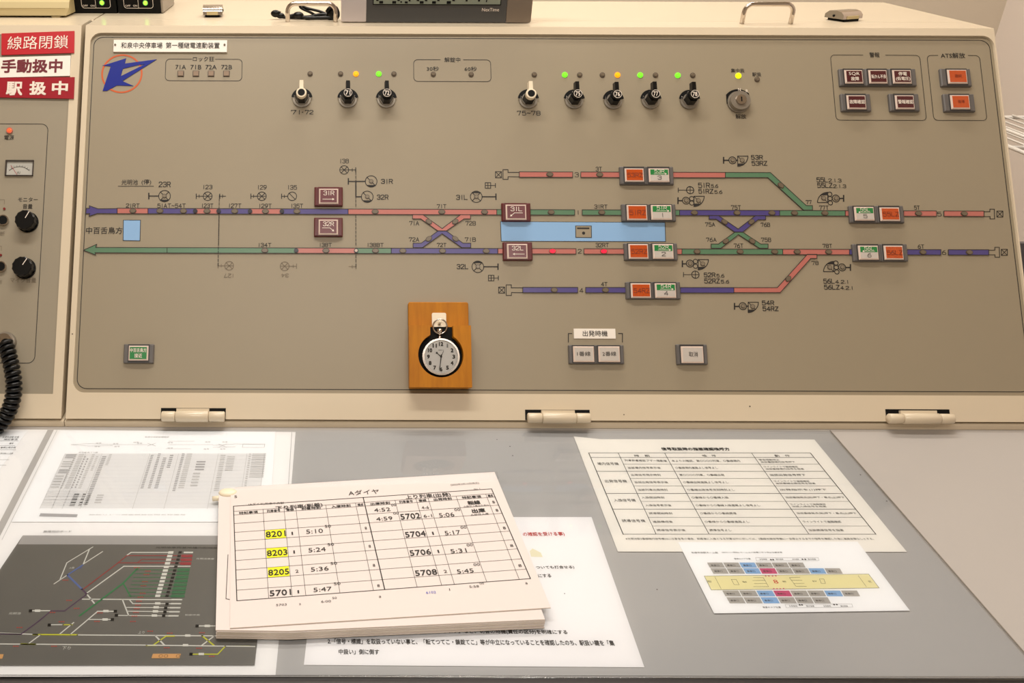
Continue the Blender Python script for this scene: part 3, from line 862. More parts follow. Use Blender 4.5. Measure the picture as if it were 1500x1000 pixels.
def button(hr, cr_, hm, kind, lines, label=None):
    d = Draw(PAN, DH); u0, v0, u1, v1 = d.box(*hr); b = MB()
    b.rrect(u0, v0, u1, v1, .0007, 0, DH, hm, .0012, 2)
    # side ears a little lower than the bezel around the cap
    e = Draw(PAN, DC); a0, b0, a1, b1 = e.box(*cr_)
    b.rect(a0 - .0011, v0 + .0005, a1 + .0011, v1 - .0005, DH, DH + .0008, HGREYD if hm is HGREY else hm)
    o = b.build('push_button', con, label=label)
    b = MB(); inset = .0018
    q0 = [(a0, b0), (a1, b0), (a1, b1), (a0, b1)]; q1 = [(a0 + inset * .55, b0 + inset * .55), (a1 - inset * .55, b0 + inset * .55), (a1 - inset * .55, b1 - inset * .55), (a0 + inset * .55, b1 - inset * .55)]
    b.frust(q0, q0, DH, DC - .0012, CAPW); b.frust(q0, q1, DC - .0012, DC, CAPW)
    i0, j0, i1, j1 = a0 + inset, b0 + inset, a1 - inset, b1 - inset
    cm = {'m': CAPM, 'd': CAPD, 'o': CAPO, 'g': CAPL, 'w': CAPL, 'G': CAPG}[kind]
    b.rect(i0, j0, i1, j1, DC, DC + .0002, cm)
    if kind == 'g': b.rect(i0, j0 + (j1 - j0) * .52, i1, j1, DC + .0002, DC + .0003, CAPG)
    b.build('button_cap', o)
    dd = Draw(PAN, DC + .0005); W_, H_ = i1 - i0, j1 - j0
    for ln in lines: ln(dd, i0, j0, W_, H_)
    dd.put('button_lettering', o)
    return o


def TX(t, x0, y0, x1, y1, m, bold=0.0):
    def f(dd, i0, j0, W_, H_):
        vs, fs = glyphs(t, bold)
        dd.mb.add([(i0 + (x0 + a * (x1 - x0)) * W_, j0 + (y0 + c_ * (y1 - y0)) * H_, dd.d + zo) for a, c_, zo in vs], fs, m)
    return f


def SK(t, x0, y0, x1, y1, m, wd=.0007):
    return lambda dd, i0, j0, W_, H_: stroke(dd.mb, t, i0 + x0 * W_, j0 + y0 * H_, i0 + x1 * W_, j0 + y1 * H_, wd, dd.d, m)


def AR(pts, m, wd=.0007, hs=.0026):
    def f(dd, i0, j0, W_, H_):
        q = [(i0 + a * W_, j0 + c_ * H_) for a, c_ in pts]; a, e = Vector(q[-2]), Vector(q[-1]); t = (e - a).normalized(); n = Vector((-t.y, t.x))
        dd.mb.poly(q[:-1] + [tuple(e - t * hs * .8)], wd, dd.d, m)
        p = [e, e - t * hs + n * hs * .6, e - t * hs - n * hs * .6]; dd.mb.prism([(v.x, v.y) for v in p], dd.d, dd.d, m)
    return f


INKR = mat('dark_red_ink', (110, 40, 20), 0.5)
MW = INKW
button((460.5, 273.5, 502, 301.3), (467.2, 276, 495.6, 298.3), MAR, 'm', [SK('31R', .2, .58, .82, .9, MW), AR([(.15, .25), (.85, .25)], MW)], 'maroon button 31R with right arrow')
button((460, 318.5, 502, 345.8), (466.6, 321.2, 495.2, 343.5), MAR, 'm', [SK('32R', .2, .58, .82, .9, MW), AR([(.15, .42), (.6, .42), (.85, .14)], MW)], 'maroon button 32R with bent arrow')
button((735, 297, 777.4, 323.5), (741, 299.3, 771.2, 321.5), MAR, 'm', [SK('31L', .2, .58, .82, .9, MW), AR([(.85, .42), (.4, .42), (.15, .14)], MW)], 'maroon button 31L with bent arrow')
button((736.8, 354.3, 780, 380.8), (743, 356.8, 773, 378.6), MAR, 'm', [SK('32L', .2, .58, .82, .9, MW), AR([(.88, .25), (.22, .25)], MW)], 'maroon button 32L with left arrow')


def pair(rz, green, hz, cz, hg, cg, num, left=False):
    button(hz, cz, HGREY, 'o', [SK(rz, .06, .3, .98, .66, INKR, .0006)], 'orange push button ' + rz)
    ar = AR([(.82, .6), (.1, .6)] if left else [(.2, .6), (.92, .6)], MW, .00045, .0024)
    button(hg, cg, HGREY, 'g', [SK(green, .24, .7, .78, .98, MW, .00048), ar, SK(num, .44, .1, .56, .42, HGREYD, .0006) if num == '1' else SK(num, .4, .1, .6, .42, HGREYD, .0006)],
           'green and white push button ' + green)


pair('53RZ', '53R', (908.2, 243.7, 947.5, 269.8), (915.7, 246.2, 943.7, 265.8), (947.5, 243.8, 987, 269.8), (950.8, 246.2, 980.8, 266.3), '3')
pair('51RZ', '51R', (911, 298.7, 951.2, 323.7), (918.7, 299.8, 948.4, 322), (951.2, 298.7, 990.2, 323.7), (954.2, 299.8, 984.5, 321.5), '1')
pair('52RZ', '52R', (914.7, 355.8, 953.7, 380.7), (921.2, 357, 950.2, 378.7), (953.7, 355.8, 992.7, 380.7), (956.7, 357, 987, 378.7), '2')
pair('54RZ', '54R', (917.2, 412.6, 957, 437.5), (924.6, 414.5, 953.9, 436), (957, 412.6, 997, 437.6), (960, 414.5, 990.8, 436), '4')
pair('55LZ', '55L', (1285.5, 301, 1324.5, 326), (1290, 303.3, 1318.7, 323.3), (1245, 301, 1285.5, 326), (1252.5, 302.5, 1281.3, 322.7), '5', True)
pair('56LZ', '56L', (1291.5, 357, 1330, 382.4), (1296, 359.3, 1323.9, 380), (1250, 357, 1291.5, 382.4), (1258.4, 359.3, 1287.4, 380), '6', True)
button((1230.3, 100.3, 1268, 125.5), (1238.2, 102, 1264.8, 121.8), HGREY, 'd', [TX('SQR', .15, .56, .84, .88, MW), TX('故障', .26, .1, .78, .46, MW, .01)], 'dark red alarm button SQR')
button((1268, 100.3, 1303, 125.5), (1273.6, 102, 1300.2, 121.8), HGREY, 'd', [TX('転かん不良', .03, .3, .97, .66, MW, .01)], 'dark red alarm button, middle of three')
button((1303, 100.3, 1342.5, 125.5), (1308.5, 102, 1335.6, 121.8), HGREY, 'd', [TX('停電', .24, .56, .78, .9, MW, .01), TX('(低電圧)', .06, .08, .96, .46, MW, .01)], 'dark red alarm button, right of three')
button((1232.8, 137, 1276, 162.5), (1241.5, 139, 1269.3, 159.4), HGREY, 'd', [TX('故障確認', .03, .32, .97, .68, MW, .01)], 'dark red confirm button, left')
button((1303.7, 137, 1347, 162.5), (1312.5, 139, 1340, 159.4), HGREY, 'd', [TX('警報確認', .03, .32, .97, .68, MW, .01)], 'dark red confirm button, right')
button((1378.8, 100.2, 1423, 126), (1389.2, 101.5, 1417.4, 122), HGREY, 'o', [TX('選択', .3, .38, .72, .66, INKR)], 'upper orange ATS button')
button((1383.3, 137.2, 1428.4, 163), (1393.7, 138.6, 1421.2, 159.4), HGREY, 'o', [TX('復帰', .3, .38, .72, .66, INKR)], 'lower orange ATS button')
button((180.8, 503.7, 225, 531.5), (188, 506, 217, 527.7), HGREY, 'G', [TX('中百舌鳥方', .02, .56, .98, .9, MW, .01), TX('接近', .28, .1, .74, .46, MW, .01)], 'green approach button at lower left of the panel')
button((833.4, 505, 873.7, 532.5), (840, 507, 870.7, 530), HGREY, 'w', [TX('1番線', .12, .35, .86, .7, INK)], 'pale grey button for line 1')
button((873.7, 505, 914.2, 532.5), (877, 507, 908.5, 530), HGREY, 'w', [TX('2番線', .12, .35, .86, .7, INK)], 'pale grey button for line 2')
button((991.4, 504, 1036.6, 533.5), (998.3, 507, 1031, 531.5), HGREY, 'w', [TX('取消', .3, .35, .76, .7, INK)], 'pale grey cancel button')
# label above the pair
d = P(.0010); u0, v0, u1, v1 = d.box(840.7, 481.2, 901.7, 495.6); d.mb.rect(u0, v0, u1, v1, 0, .0008, LABW)
d.text('出発時機', 853.5, 484, 890, 492.5, INK, .004); d.put('caption_plate', con, label='white caption plate above two pale buttons')
P().ln([(832.6, 501), (832.6, 488.3), (837.6, 488.3)], 1.2).put('area_outline', con)
P().ln([(911.8, 501), (911.8, 488.3), (906, 488.3)], 1.2).put('area_outline', con)
# ---- name plate
d = P(.0026); u0, v0, u1, v1 = d.box(166.2, 58.3, 332.5, 75.7); b = MB(); b.rect(u0, v0, u1, v1, .0004, .0022, LABW); o = b.build('name_plate', con, label='long white name plate with black lettering')
d = P(.0024); d.text('和泉中央停車場', 177.3, 62, 238, 70.8, INK, .006); d.text('第一種継電連動装置', 243, 62, 321.7, 70.8, INK, .006); d.put('lettering', o)
for x in (169.4, 329.3):
    MB().disc(PAN.px(x, 66.8), .0014, .0022, .0030, LENS, 12).build('screw', o)
# ---- emblem
EB = mat('emblem_blue', (16, 36, 140), 0.3); EO = mat('emblem_orange', (205, 92, 38), 0.4)
b = MB(); c = PAN.px(178.6, 107.9); k = PAN.scale(178.6, 108)
b.ring(c, 27.8 * k, 30.2 * k, 0, .0003, EO, 56); o = b.build('emblem', con, label='blue arrow emblem in an orange ring')
e = lambda L: [PAN.px(130 + a / 10, 40 + c_ / 10, .0007) for a, c_ in L]
b = MB()
b.prism(e([(200, 558), (255, 545), (548, 452), (528, 530), (640, 515), (720, 552), (500, 605), (468, 715), (498, 782), (512, 795), (655, 857), (410, 850), (265, 930), (203, 930), (322, 570)]), .0003, .0007, EB)
b.prism(e([(640, 515), (998, 467), (500, 780), (468, 715), (822, 540), (720, 552)]), .0003, .00071, EB)
b.build('arrow', o)

# ---- hinges
def hinge(nx0, ny0, nx1, bx0, bx1, by0, by1, mx0, mx1, my0, my1):
    u0 = PAN.px(nx0, 605, FRD)[0]; u1 = PAN.px(nx1, 605, FRD)[0]; vt = PAN.px((nx0 + nx1) / 2, ny0, FRD)[1]; vb = PAN.px(nx0, 615, FRD)[1]
    b = MB(); b.rect(u0, vb, u1, vt, FRD - .0005, FRD + .0003, BLKM); o = b.build('hinge', con, label='cream barrel hinge in a dark notch')
    dz = .0085; a0 = PAN.px(bx0, by0, dz)[0]; a1 = PAN.px(bx1, by0, dz)[0]; m0 = PAN.px(mx0, by0, dz)[0]; m1 = PAN.px(mx1, by0, dz)[0]
    vc = PAN.px(bx0, (by0 + by1) / 2, dz)[1]; r = abs(PAN.px(bx0, by0, dz)[1] - PAN.px(bx0, by1, dz)[1]) / 2 * .93
    for p0, p1, rr_ in ((a0, m0 - .0006, r), (m0, m1, r * 1.08), (m1 + .0006, a1, r)):
        b = MB(); b.tube([(p0, vc, FRD + r), (p0 + .0008, vc, FRD + r), (p1 - .0008, vc, FRD + r), (p1, vc, FRD + r)], [rr_ * .88, rr_, rr_, rr_ * .88], CREAM, 20); b.build('knuckle', o)
    b = MB(); b.rect(m0, vc, m1, PAN.px(mx0, my0, .006)[1], FRD, FRD + .004, CREAM); b.build('leaf_plate', o)


hinge(235.7, 597.5, 330.7, 237.5, 329.5, 601.5, 618, 258, 306, 598, 618)
hinge(769.2, 600, 863.8, 772.5, 863.7, 604, 620, 793.7, 842.5, 600.5, 620)
hinge(1297.2, 599.3, 1391, 1300, 1394.5, 605, 621, 1320.5, 1374, 601, 621)

# ---- handles on the top edge (world frame TOP -> console)
TINV = PAN.M.inverted()


def topb(mb_fn, name, label=None):
    """build a part whose coordinates are world metres"""
    t = MB(); mb_fn(t); t.v = [tuple(TINV @ Vector(p)) for p in t.v]; return t.build(name, con, label=label)


def upright(x, y, depth):
    """world point seen at pixel on the vertical plane y = depth"""
    return unp(x, y, Vector((0, depth, 0)), Vector((0, 1, 0)))


for xa, xb, yb, yt in ((421.5, 491.5, 32, 5.0), (1086.5, 1157, 35, 5.8)):
    A = TOP.px(xa, yb); B = TOP.px(xb, yb); dep = A[1]; zt_ = upright(xa, yt, dep).z
    r = .011; pts = [(A[0], dep, ZT)]
    for i in range(7):
        a = math.radians(180 - 90 * i / 6); pts.append((A[0] + r + r * math.cos(a), dep, zt_ - r + r * math.sin(a)))
    for i in range(7):
        a = math.radians(90 - 90 * i / 6); pts.append((B[0] - r + r * math.cos(a), dep, zt_ - r + r * math.sin(a)))
    pts.append((B[0], dep, ZT))
    topb(lambda t: t.tube(pts, .0031, CHR, 12), 'handle', 'bent chrome rod handle')

# ------------------------------------------------------------------ left console
lc = empty('intercom_console', PAN, 'narrow cream console at far left with meter and volume knobs', 'control panel', at=(XLl - .3, 0, 0))
XL0 = -1.0
prof(MB(), XL0, XG - .0012, [(fb + LEAF + .0015, .0085), (ft + LEAF + .0012, ZT), (YB, ZT), (YB, .0003), (fb + LEAF + .0015, .0003)], CREAM).build('body', lc)
prof(MB(), XL0, XG - .001, PL, CREAM).build('plinth', lc)
lu1 = (PAN.px(103, 150)[0] + PAN.px(77.5, 570)[0]) / 2
leaf(XL0, XLl, (XL0 + .02, PAN.px(50, 577)[1], lu1, PAN.px(50, 52)[1]), .0008, 'frame', lc)
GREYL = mat('grey_panel_left', (155, 145, 126), 0.42, noise=0.012, nscale=6)
MB().rect(XL0 + .0195, PAN.px(50, 577)[1] - .0005, lu1 + .0005, PAN.px(50, 52)[1] + .0005, -.002, .0022, GREYL).build('face_plate', lc)
LW = .0024
ku = (PAN.px(70.5, 200)[0] + PAN.px(52.5, 515)[0]) / 2
b = MB(); b.poly(rr(XL0 + .05, PAN.px(30, 532)[1], ku, PAN.px(30, 182.5)[1], .009, 6), .0008, LW, INK, True); b.build('border_line', lc)
for t, x0, y0, x1, y1, m in (('電源', 6.3, 198, 20.5, 205, INK), ('モニター', 26.5, 289, 55.5, 295.3, INK), ('音量', 33.3, 298.6, 47.7, 305.7, INK), ('マイク音量', 15, 406.5, 53, 414, INKG),
                             ('断', 0, 339, 7, 345.5, INKG), ('断', -4, 410, 3, 416, INKG)):
    Draw(PAN, LW).text(t, x0, y0, x1, y1, m, .004).put('lettering', lc)
Draw(PAN, LW).ln([(-10, 292.5), (6.5, 292.5), (6.3, 299)], .7, INKG).put('lettering', lc)
Draw(PAN, LW).ln([(-12, 360.5), (2, 360.5), (2, 367)], .7, INKG).put('lettering', lc)
c = PAN.px(14.2, 191.5, .003); b = MB(); b.disc(c, .0042, .0022, .0045, mat('led_bezel', (190, 110, 90), .3), 20, smooth=True); b.disc(c, .0028, .0045, .0060, RDO_LED, 16, r2=.0018); b.build('indicator_lamp', lc, label='lit red power lamp')
DR = mat('dark_red', (120, 24, 22), .4)
for x, y in ((6.3, 305.6), (1, 373.4)): MB().disc(PAN.px(x, y, .003), .0016, .0022, .0035, DR, 12).build('indicator_lamp', lc, label='small dark red lamp')
# meter
u0, v0, u1, v1 = Draw(PAN, .004).box(7.5, 234.3, 48.6, 257.2)
b = MB(); MET = mat('meter_rim', (60, 52, 46), .4); g = .0018
for r_ in ((u0, v0, u1, v0 + g * .5), (u0, v1 - g, u1, v1), (u0, v0, u0 + g, v1), (u1 - g * .5, v0, u1, v1)): b.rect(*r_, .0022, .0045, MET)
o = b.build('level_meter', lc, label='small level meter with red and black scale')
MB().rect(u0 + g, v0 + g * .5, u1 - g * .5, v1 - g, .0022, .0027, mat('meter_face', (186, 184, 176), .5)).build('dial_face', o)
dd = Draw(PAN, .0030)
dd.mb.ring(((u0 + u1) / 2, v0 - .006), .0185, .0190, .0028, .0030, INK, 16, math.radians(45), math.radians(135))
for i in range(9):
    a = math.radians(48 + 84 * i / 8); cc = ((u0 + u1) / 2, v0 - .006); dd.mb.poly([(cc[0] + .0190 * math.cos(a), cc[1] + .0190 * math.sin(a)), (cc[0] + .0208 * math.cos(a), cc[1] + .0208 * math.sin(a))], .0003, .003, INK)
dd.text('VU', 24.5, 251, 29.5, 254.5, INK); dd.put('scale', o)
MB().line(((u0 + u1) / 2 - .002, v0 + .001), (u0 + .007, v0 + .0145), .0005, .0034, mat('needle_red', (170, 40, 60), .4)).build('needle', o)


def knob(hx, hy, a):
    d0 = .0165; c = PAN.px(hx, hy, d0); b = MB(); n = 24
    pts = [(c[0] + (.0130 if i % 2 else .0123) * math.cos(2 * math.pi * i / n), c[1] + (.0130 if i % 2 else .0123) * math.sin(2 * math.pi * i / n)) for i in range(n)]
    p2 = [(c[0] + (q[0] - c[0]) * .9, c[1] + (q[1] - c[1]) * .9) for q in pts]
    b.disc(c, .0138, .0022, .0045, BLK, 28); b.frust(pts, pts, .0045, d0 - .001, BLK); b.frust(pts, p2, d0 - .001, d0, BLK)
    o = b.build('volume_knob', lc, label='black fluted volume knob with white pointer')
    t = Vector((math.cos(a), math.sin(a))); MB().line((c[0] + t.x * .002, c[1] + t.y * .002), (c[0] + t.x * .0118, c[1] + t.y * .0118), .0009, d0 + .0003, INKW, d0).build('pointer', o)


knob(35.7, 321, math.radians(62)); knob(31.6, 389.5, math.radians(58))
for x, y in ((4, 322), (0.5, 390)):
    c = PAN.px(x, y, .006); b = MB(); b.disc(c, .0072, .0022, .006, CHR, 24, smooth=True); b.disc(c, .0058, .006, .0066, BLKM, 20); b.build('jack_socket', lc)
# microphone connector on the console
c = PAN.px(8, 500, .008); b = MB(); b.disc(c, .0125, .0022, .0095, STEEL, 28, smooth=True); b.disc(c, .0102, .0095, .0150, CHR, 24, r2=.0094, smooth=True); b.build('connector_ring', lc, label='round metal microphone connector')

# coiled cord plugged into it
path = [(8, 503, .024), (13, 520, .026), (18.5, 545, .026), (20.5, 570, .024), (16.5, 592, .021), (8.5, 609, .018), (-2, 622, .016), (-14, 632, .014)]
PW = [PAN.M @ Vector((*PAN.px(x, y, dd_), dd_)) for x, y, dd_ in path]


def catmull(P_, n):
    out = []; k = len(P_)
    for i in range(k - 1):
        p0, p1, p2, p3 = P_[max(i - 1, 0)], P_[i], P_[i + 1], P_[min(i + 2, k - 1)]
        for j in range(n):
            t = j / n; out.append(.5 * ((2 * p1) + (p2 - p0) * t + (2 * p0 - 5 * p1 + 4 * p2 - p3) * t * t + (3 * p1 - p0 - 3 * p2 + p3) * t ** 3))
    return out + [P_[-1]]


cl = catmull(PW, 24); L = [0]
for i in range(1, len(cl)): L.append(L[-1] + (cl[i] - cl[i - 1]).length)
pitch = .0066; R_ = .0075; hel = []; N = int(L[-1] / pitch * 14); j = 0
for i in range(N + 1):
    s_ = L[-1] * i / N
    while j < len(L) - 2 and L[j + 1] < s_: j += 1
    t = (s_ - L[j]) / (L[j + 1] - L[j]); p = cl[j].lerp(cl[j + 1], t); tg = (cl[j + 1] - cl[j]).normalized()
    n1 = (Vector((1, 0, 0)) - tg * tg.x).normalized(); n2 = tg.cross(n1); a = 2 * math.pi * s_ / pitch
    q = p + (n1 * math.cos(a) + n2 * math.sin(a)) * R_
    q.z = max(q.z, .0045); hel.append(q)
b = MB(); b.tube([PW[0] + PAN.N * -.010, PW[0]], .0065, BLK, 14); b.tube(hel, .0031, BLK, 7)
b.build('coiled_cord', label='black coiled microphone cord hanging at the left edge', cat='cord')

# ------------------------------------------------------------------ three magnetic signs
def sign(name, q, m, text, tb, mi, bold, label, d0):
    pts = [PAN.px(x, y, d0 + .0012) for x, y in q]; b = MB(); b.prism(pts, d0, d0 + .0012, m); o = b.build(name, frame=PAN, label=label, cat='sign', group='magnetic signs on the narrow console')
    dd = Draw(PAN, d0 + .0015)
    for t, x0, y0, x1, y1, sl in tb:
        vs, fs = glyphs(t, bold); u0, v0, u1, v1 = dd.box(x0, y0, x1, y1)
        dd.mb.add([(u0 + a * (u1 - u0), v0 + c_ * (v1 - v0) + sl * a * (u1 - u0), dd.d + zo) for a, c_, zo in vs], fs, mi)
    dd.put('lettering', o)


RED = mat('sign_red', (190, 22, 36), .35); DRED = mat('sign_dark_red', (158, 24, 40), .3); INKD = mat('dark_maroon_ink', (110, 18, 36), .5)
sign('magnetic_sign', [(2, 80.5), (108.5, 77.3), (109, 45.2), (2.2, 49)], RED, '線', [('線路閉鎖', 11, 53.5, 100, 73, .03)], INKW, 0.0, 'bright red sign with thin white lettering, topmost of three signs', FRD + .0004)
sign('magnetic_sign', [(-4, 113.5), (102.3, 111), (103.3, 81.3), (-4, 84)], LABW, '手', [('手動扱中', 1.8, 87, 91.5, 107, .01)], INKD, .022, 'white sign with bold maroon lettering, middle of three signs', FRD + .0004)
sign('magnetic_sign', [(-4, 142.5), (108, 144.5), (109.2, 112.8), (-4, 113.8)], DRED, '駅', [('駅', 9, 119.5, 33, 139.5, -.01), ('扱', 43, 119, 68, 139, -.01), ('中', 76, 118.5, 99.5, 138.5, -.01)], INKW, .022,
     'dark red sign with bold white lettering, lowest of three signs', FRD + .0004)

# ------------------------------------------------------------------ pocket watch and wooden stand
WOOD = bpy.data.materials.new('varnished_wood'); WOOD.use_nodes = True; nt = WOOD.node_tree; bs = nt.nodes['Principled BSDF']; bs.inputs['Roughness'].default_value = .45; bs.inputs['Specular IOR Level'].default_value = .25
tc = nt.nodes.new('ShaderNodeTexCoord'); mp = nt.nodes.new('ShaderNodeMapping'); mp.inputs['Scale'].default_value = (60, 8, 40); nz = nt.nodes.new('ShaderNodeTexNoise'); nz.inputs['Scale'].default_value = 2; nz.inputs['Detail'].default_value = 6
cr2 = nt.nodes.new('ShaderNodeValToRGB'); cr2.color_ramp.elements[0].color = (lin(170), lin(104), lin(6), 1); cr2.color_ramp.elements[1].color = (lin(194), lin(124), lin(10), 1)
cr2.color_ramp.elements[0].position = .3; cr2.color_ramp.elements[1].position = .7
nt.links.new(tc.outputs['Object'], mp.inputs[0]); nt.links.new(mp.outputs[0], nz.inputs['Vector']); nt.links.new(nz.outputs['Fac'], cr2.inputs[0]); nt.links.new(cr2.outputs[0], bs.inputs['Base Color'])
ws = empty('watch_stand', PAN, 'varnished wooden block with round black recess holding the pocket watch', 'watch holder', at=(*PAN.px(644, 560), 0))
dT = .021
u0, v0, u1, v1 = Draw(PAN, .008).box(598.6, 442.2, 687.2, 570)
vlo = PAN.px(645, 567, dT)[1]
MB().rrect(u0, vlo, u1, v1, .0025, .0006, .008, WOOD, .0008).build('back_board', ws)
a0 = PAN.px(599.3, 500, dT)[0]; a1 = PAN.px(690.3, 500, dT)[0]; vt = PAN.px(645, 476.3, dT)[1]
cc = PAN.px(645.8, 519.5, dT); rad = 33.2 * PAN.scale(645, 519, dT); k = PAN.scale(645, 519, dT)
n0, n1 = PAN.px(630.2, 476, dT)[0], PAN.px(663.8, 476, dT)[0]
pts = [(a0, vlo), (a1, vlo), (a1, vt), (n1, vt)]
an0 = math.acos((n1 - cc[0]) / rad); an1 = math.acos((n0 - cc[0]) / rad)
for i in range(41):
    a = an0 - (2 * math.pi - (an1 - an0)) * i / 40; pts.append((cc[0] + rad * math.cos(a), cc[1] + rad * math.sin(a)))
pts += [(n0, vt), (a0, vt)]
MB().prism(pts, .0082, dT, WOOD).build('front_block', ws)
b = MB(); b.disc(cc, rad * 1.0, .008, .0087, BLKM, 40); b.rect(n0, cc[1], n1, vt, .008, .0086, BLKM); b.build('felt_lining', ws, label='black lining of the recess')
q = [PAN.px(x, y, .0098) for x, y in ((632.9, 478.5), (653.8, 478.5), (653.8, 458), (632.9, 458))]
b = MB(); b.rrect(q[0][0], q[0][1], q[1][0], q[2][1], .002, .008, .0098, WHT); b.tube([(PAN.px(643.7, 474, .011)[0], PAN.px(643.7, 474, .011)[1], .0098), (PAN.px(643.7, 474, .011)[0], PAN.px(643.7, 474, .011)[1] + .001, .0205)], .0018, WHT, 10)
b.build('hook', ws, label='white plastic hook')

dW = .0185
wc = PAN.px(646.3, 522, dW)
pw = empty('pocket_watch', PAN, 'silver pocket watch with white dial hanging in the wooden block', 'watch', at=(wc[0], wc[1], .009))
kk = PAN.scale(646, 522, dW)
b = MB(); b.disc(wc, 25.5 * kk, .0092, .0120, CHR, 48, r2=27.3 * kk, smooth=True); b.disc(wc, 27.3 * kk, .012, .0160, CHR, 48, smooth=True); b.build('case', pw)
b = MB(); b.ring(wc, 24.8 * kk, 27.2 * kk, .0160, .0178, CHR, 48); b.ring(wc, 24.5 * kk, 25.9 * kk, .0178, .0186, CHR, 48); b.build('bezel', pw)
MB().disc(wc, 24.9 * kk, .0160, .0168, mat('watch_dial', (250, 248, 244), .4), 48).build('dial', pw)
dd = Draw(PAN, .0171); X0, Y0 = proj(PAN.world(wc[0], wc[1], .0171))
for n in range(1, 13):
    a = math.radians(90 - 30 * n); x = X0 + 18.6 * math.cos(a); y = Y0 - 18.6 * math.sin(a); h = 3.0; wd = 2.0 if n < 10 and n != 1 else (.9 if n == 1 else 3.1)
    dd.text(str(n), x - wd, y - h, x + wd, y + h, INK, .03)
for n in range(60):
    a = math.radians(6 * n); r1 = 23.6 * kk; dd.mb.poly([(wc[0] + .97 * r1 * math.cos(a), wc[1] + .97 * r1 * math.sin(a)), (wc[0] + r1 * math.cos(a), wc[1] + r1 * math.sin(a))], .0002, .0171, INK)
dd.text('SEIKO', X0 - 4.2, Y0 - 10.3, X0 + 3.8, Y0 - 8.8, HGREYD); dd.put('numerals', pw)


def hand(ang, L1, L0, wd, z, m, name):
    t = (math.cos(math.radians(ang)), math.sin(math.radians(ang)))
    b = MB(); n = (-t[1], t[0]); A = (wc[0] - t[0] * L0 * kk, wc[1] - t[1] * L0 * kk); B = (wc[0] + t[0] * L1 * kk, wc[1] + t[1] * L1 * kk); h = wd * kk / 2
    b.prism([(A[0] - n[0] * h, A[1] - n[1] * h), (B[0] - n[0] * h * .5, B[1] - n[1] * h * .5), (B[0] + n[0] * h * .5, B[1] + n[1] * h * .5), (A[0] + n[0] * h, A[1] + n[1] * h)], z - .0002, z, m)
    b.disc(wc, wd * .9 * kk, z - .0002, z, m, 12)
    if name == 'hour_hand': b.disc((wc[0] + t[0] * L1 * .86 * kk, wc[1] + t[1] * L1 * .86 * kk), 1.4 * kk, z - .0002, z, m, 12)
    b.build(name, pw)


hand(138, 9.8, 1.5, 1.6, .0175, INK, 'hour_hand'); hand(-97, 19, 3, 1.7, .0178, INK, 'minute_hand'); hand(-99, 21.5, 0, .5, .0181, INK, 'second_hand'); hand(66, 9.5, 0, 1.0, .0180, INK, 'second_hand')
GL = film('watch_glass', (1, 1, 1), .02, 1.5)
b = MB(); b.disc(wc, 24.6 * kk, .0184, .0187, GL, 40); b.build('glass', pw)
b = MB(); tc_ = (wc[0] - .0010, wc[1] + 27 * kk)
b.tube([(tc_[0], tc_[1] - .001, .014), (tc_[0], tc_[1] + .003, .014)], .0022, CHR, 12); b.tube([(tc_[0], tc_[1] + .003, .014), (tc_[0], tc_[1] + .0075, .014)], .0011, CHR, 10)
b.tube([(tc_[0], tc_[1] + .0075, .014), (tc_[0], tc_[1] + .0125, .0145)], .0032, CHR, 14); b.build('crown', pw)
b = MB(); bc = PAN.px(644.5, 478, .0165); rp = 10.3 * kk
b.tube([(bc[0] + rp * math.cos(t), bc[1] + rp * math.sin(t), .0165 + .002 * math.sin(t)) for t in [math.radians(-95 + 370 * i / 36) for i in range(37)]], .0010, CHR, 10, cap=False); b.build('bow', pw, label='chrome ring at the top of the watch')

# ------------------------------------------------------------------ things on the console top
SILV = mat('silver_plastic', (206, 198, 198), .35, .2); DGR = mat('charcoal_face', (72, 72, 72), .4); TAUP = mat('taupe_metal', (132, 120, 108), .35, .4); LCD = mat('lcd_grey', (132, 140, 126), .25)
dep = TOP.px(640, 34)[1]
fx = lambda x: upright(x, 20, dep).x
X0_, X1_, X2_, X3_ = fx(499.5), fx(536.5), fx(741.5), fx(778.5)
VF = Frame((0, dep, 0), (1, 0, 0), (0, 0, 1))         # facing the viewer (normal -y)
dc_ = empty('digital_clock', VF, 'grey digital clock with LCD standing on the console top', 'clock', at=((X0_ + X3_) / 2, ZT, 0))
zb = ZT + .0015; zt2 = zb + .115
b = MB(); b.rrect(X0_, zb, X3_, zt2, .004, -.028, -.003, SILV, .001, 4); b.build('case', dc_)
b = MB(); b.rrect(X0_ + .0003, zb, X1_, zt2, .002, -.003, .0005, SILV, .0006, 3); b.build('side_panel', dc_, label='silver side panel')
b = MB(); b.rect(X1_, zb, X2_, zt2, -.003, 0, DGR); b.build('front_panel', dc_, label='charcoal front panel')
b = MB(); b.rrect(X2_ + .0004, zb - .0006, X3_, zt2, .003, -.003, .001, TAUP, .0006, 3); b.build('side_panel', dc_, label='taupe side panel')
l0, l1 = fx(547), fx(731.5); lz = upright(640, 6, dep).z
b = MB(); b.rect(l0 - .0012, lz - .0012, l1 + .0012, zt2 - .02, 0, .0005, BLKM); b.rect(l0, lz, l1, zt2 - .022, .0005, .0008, LCD); b.build('lcd_screen', dc_)
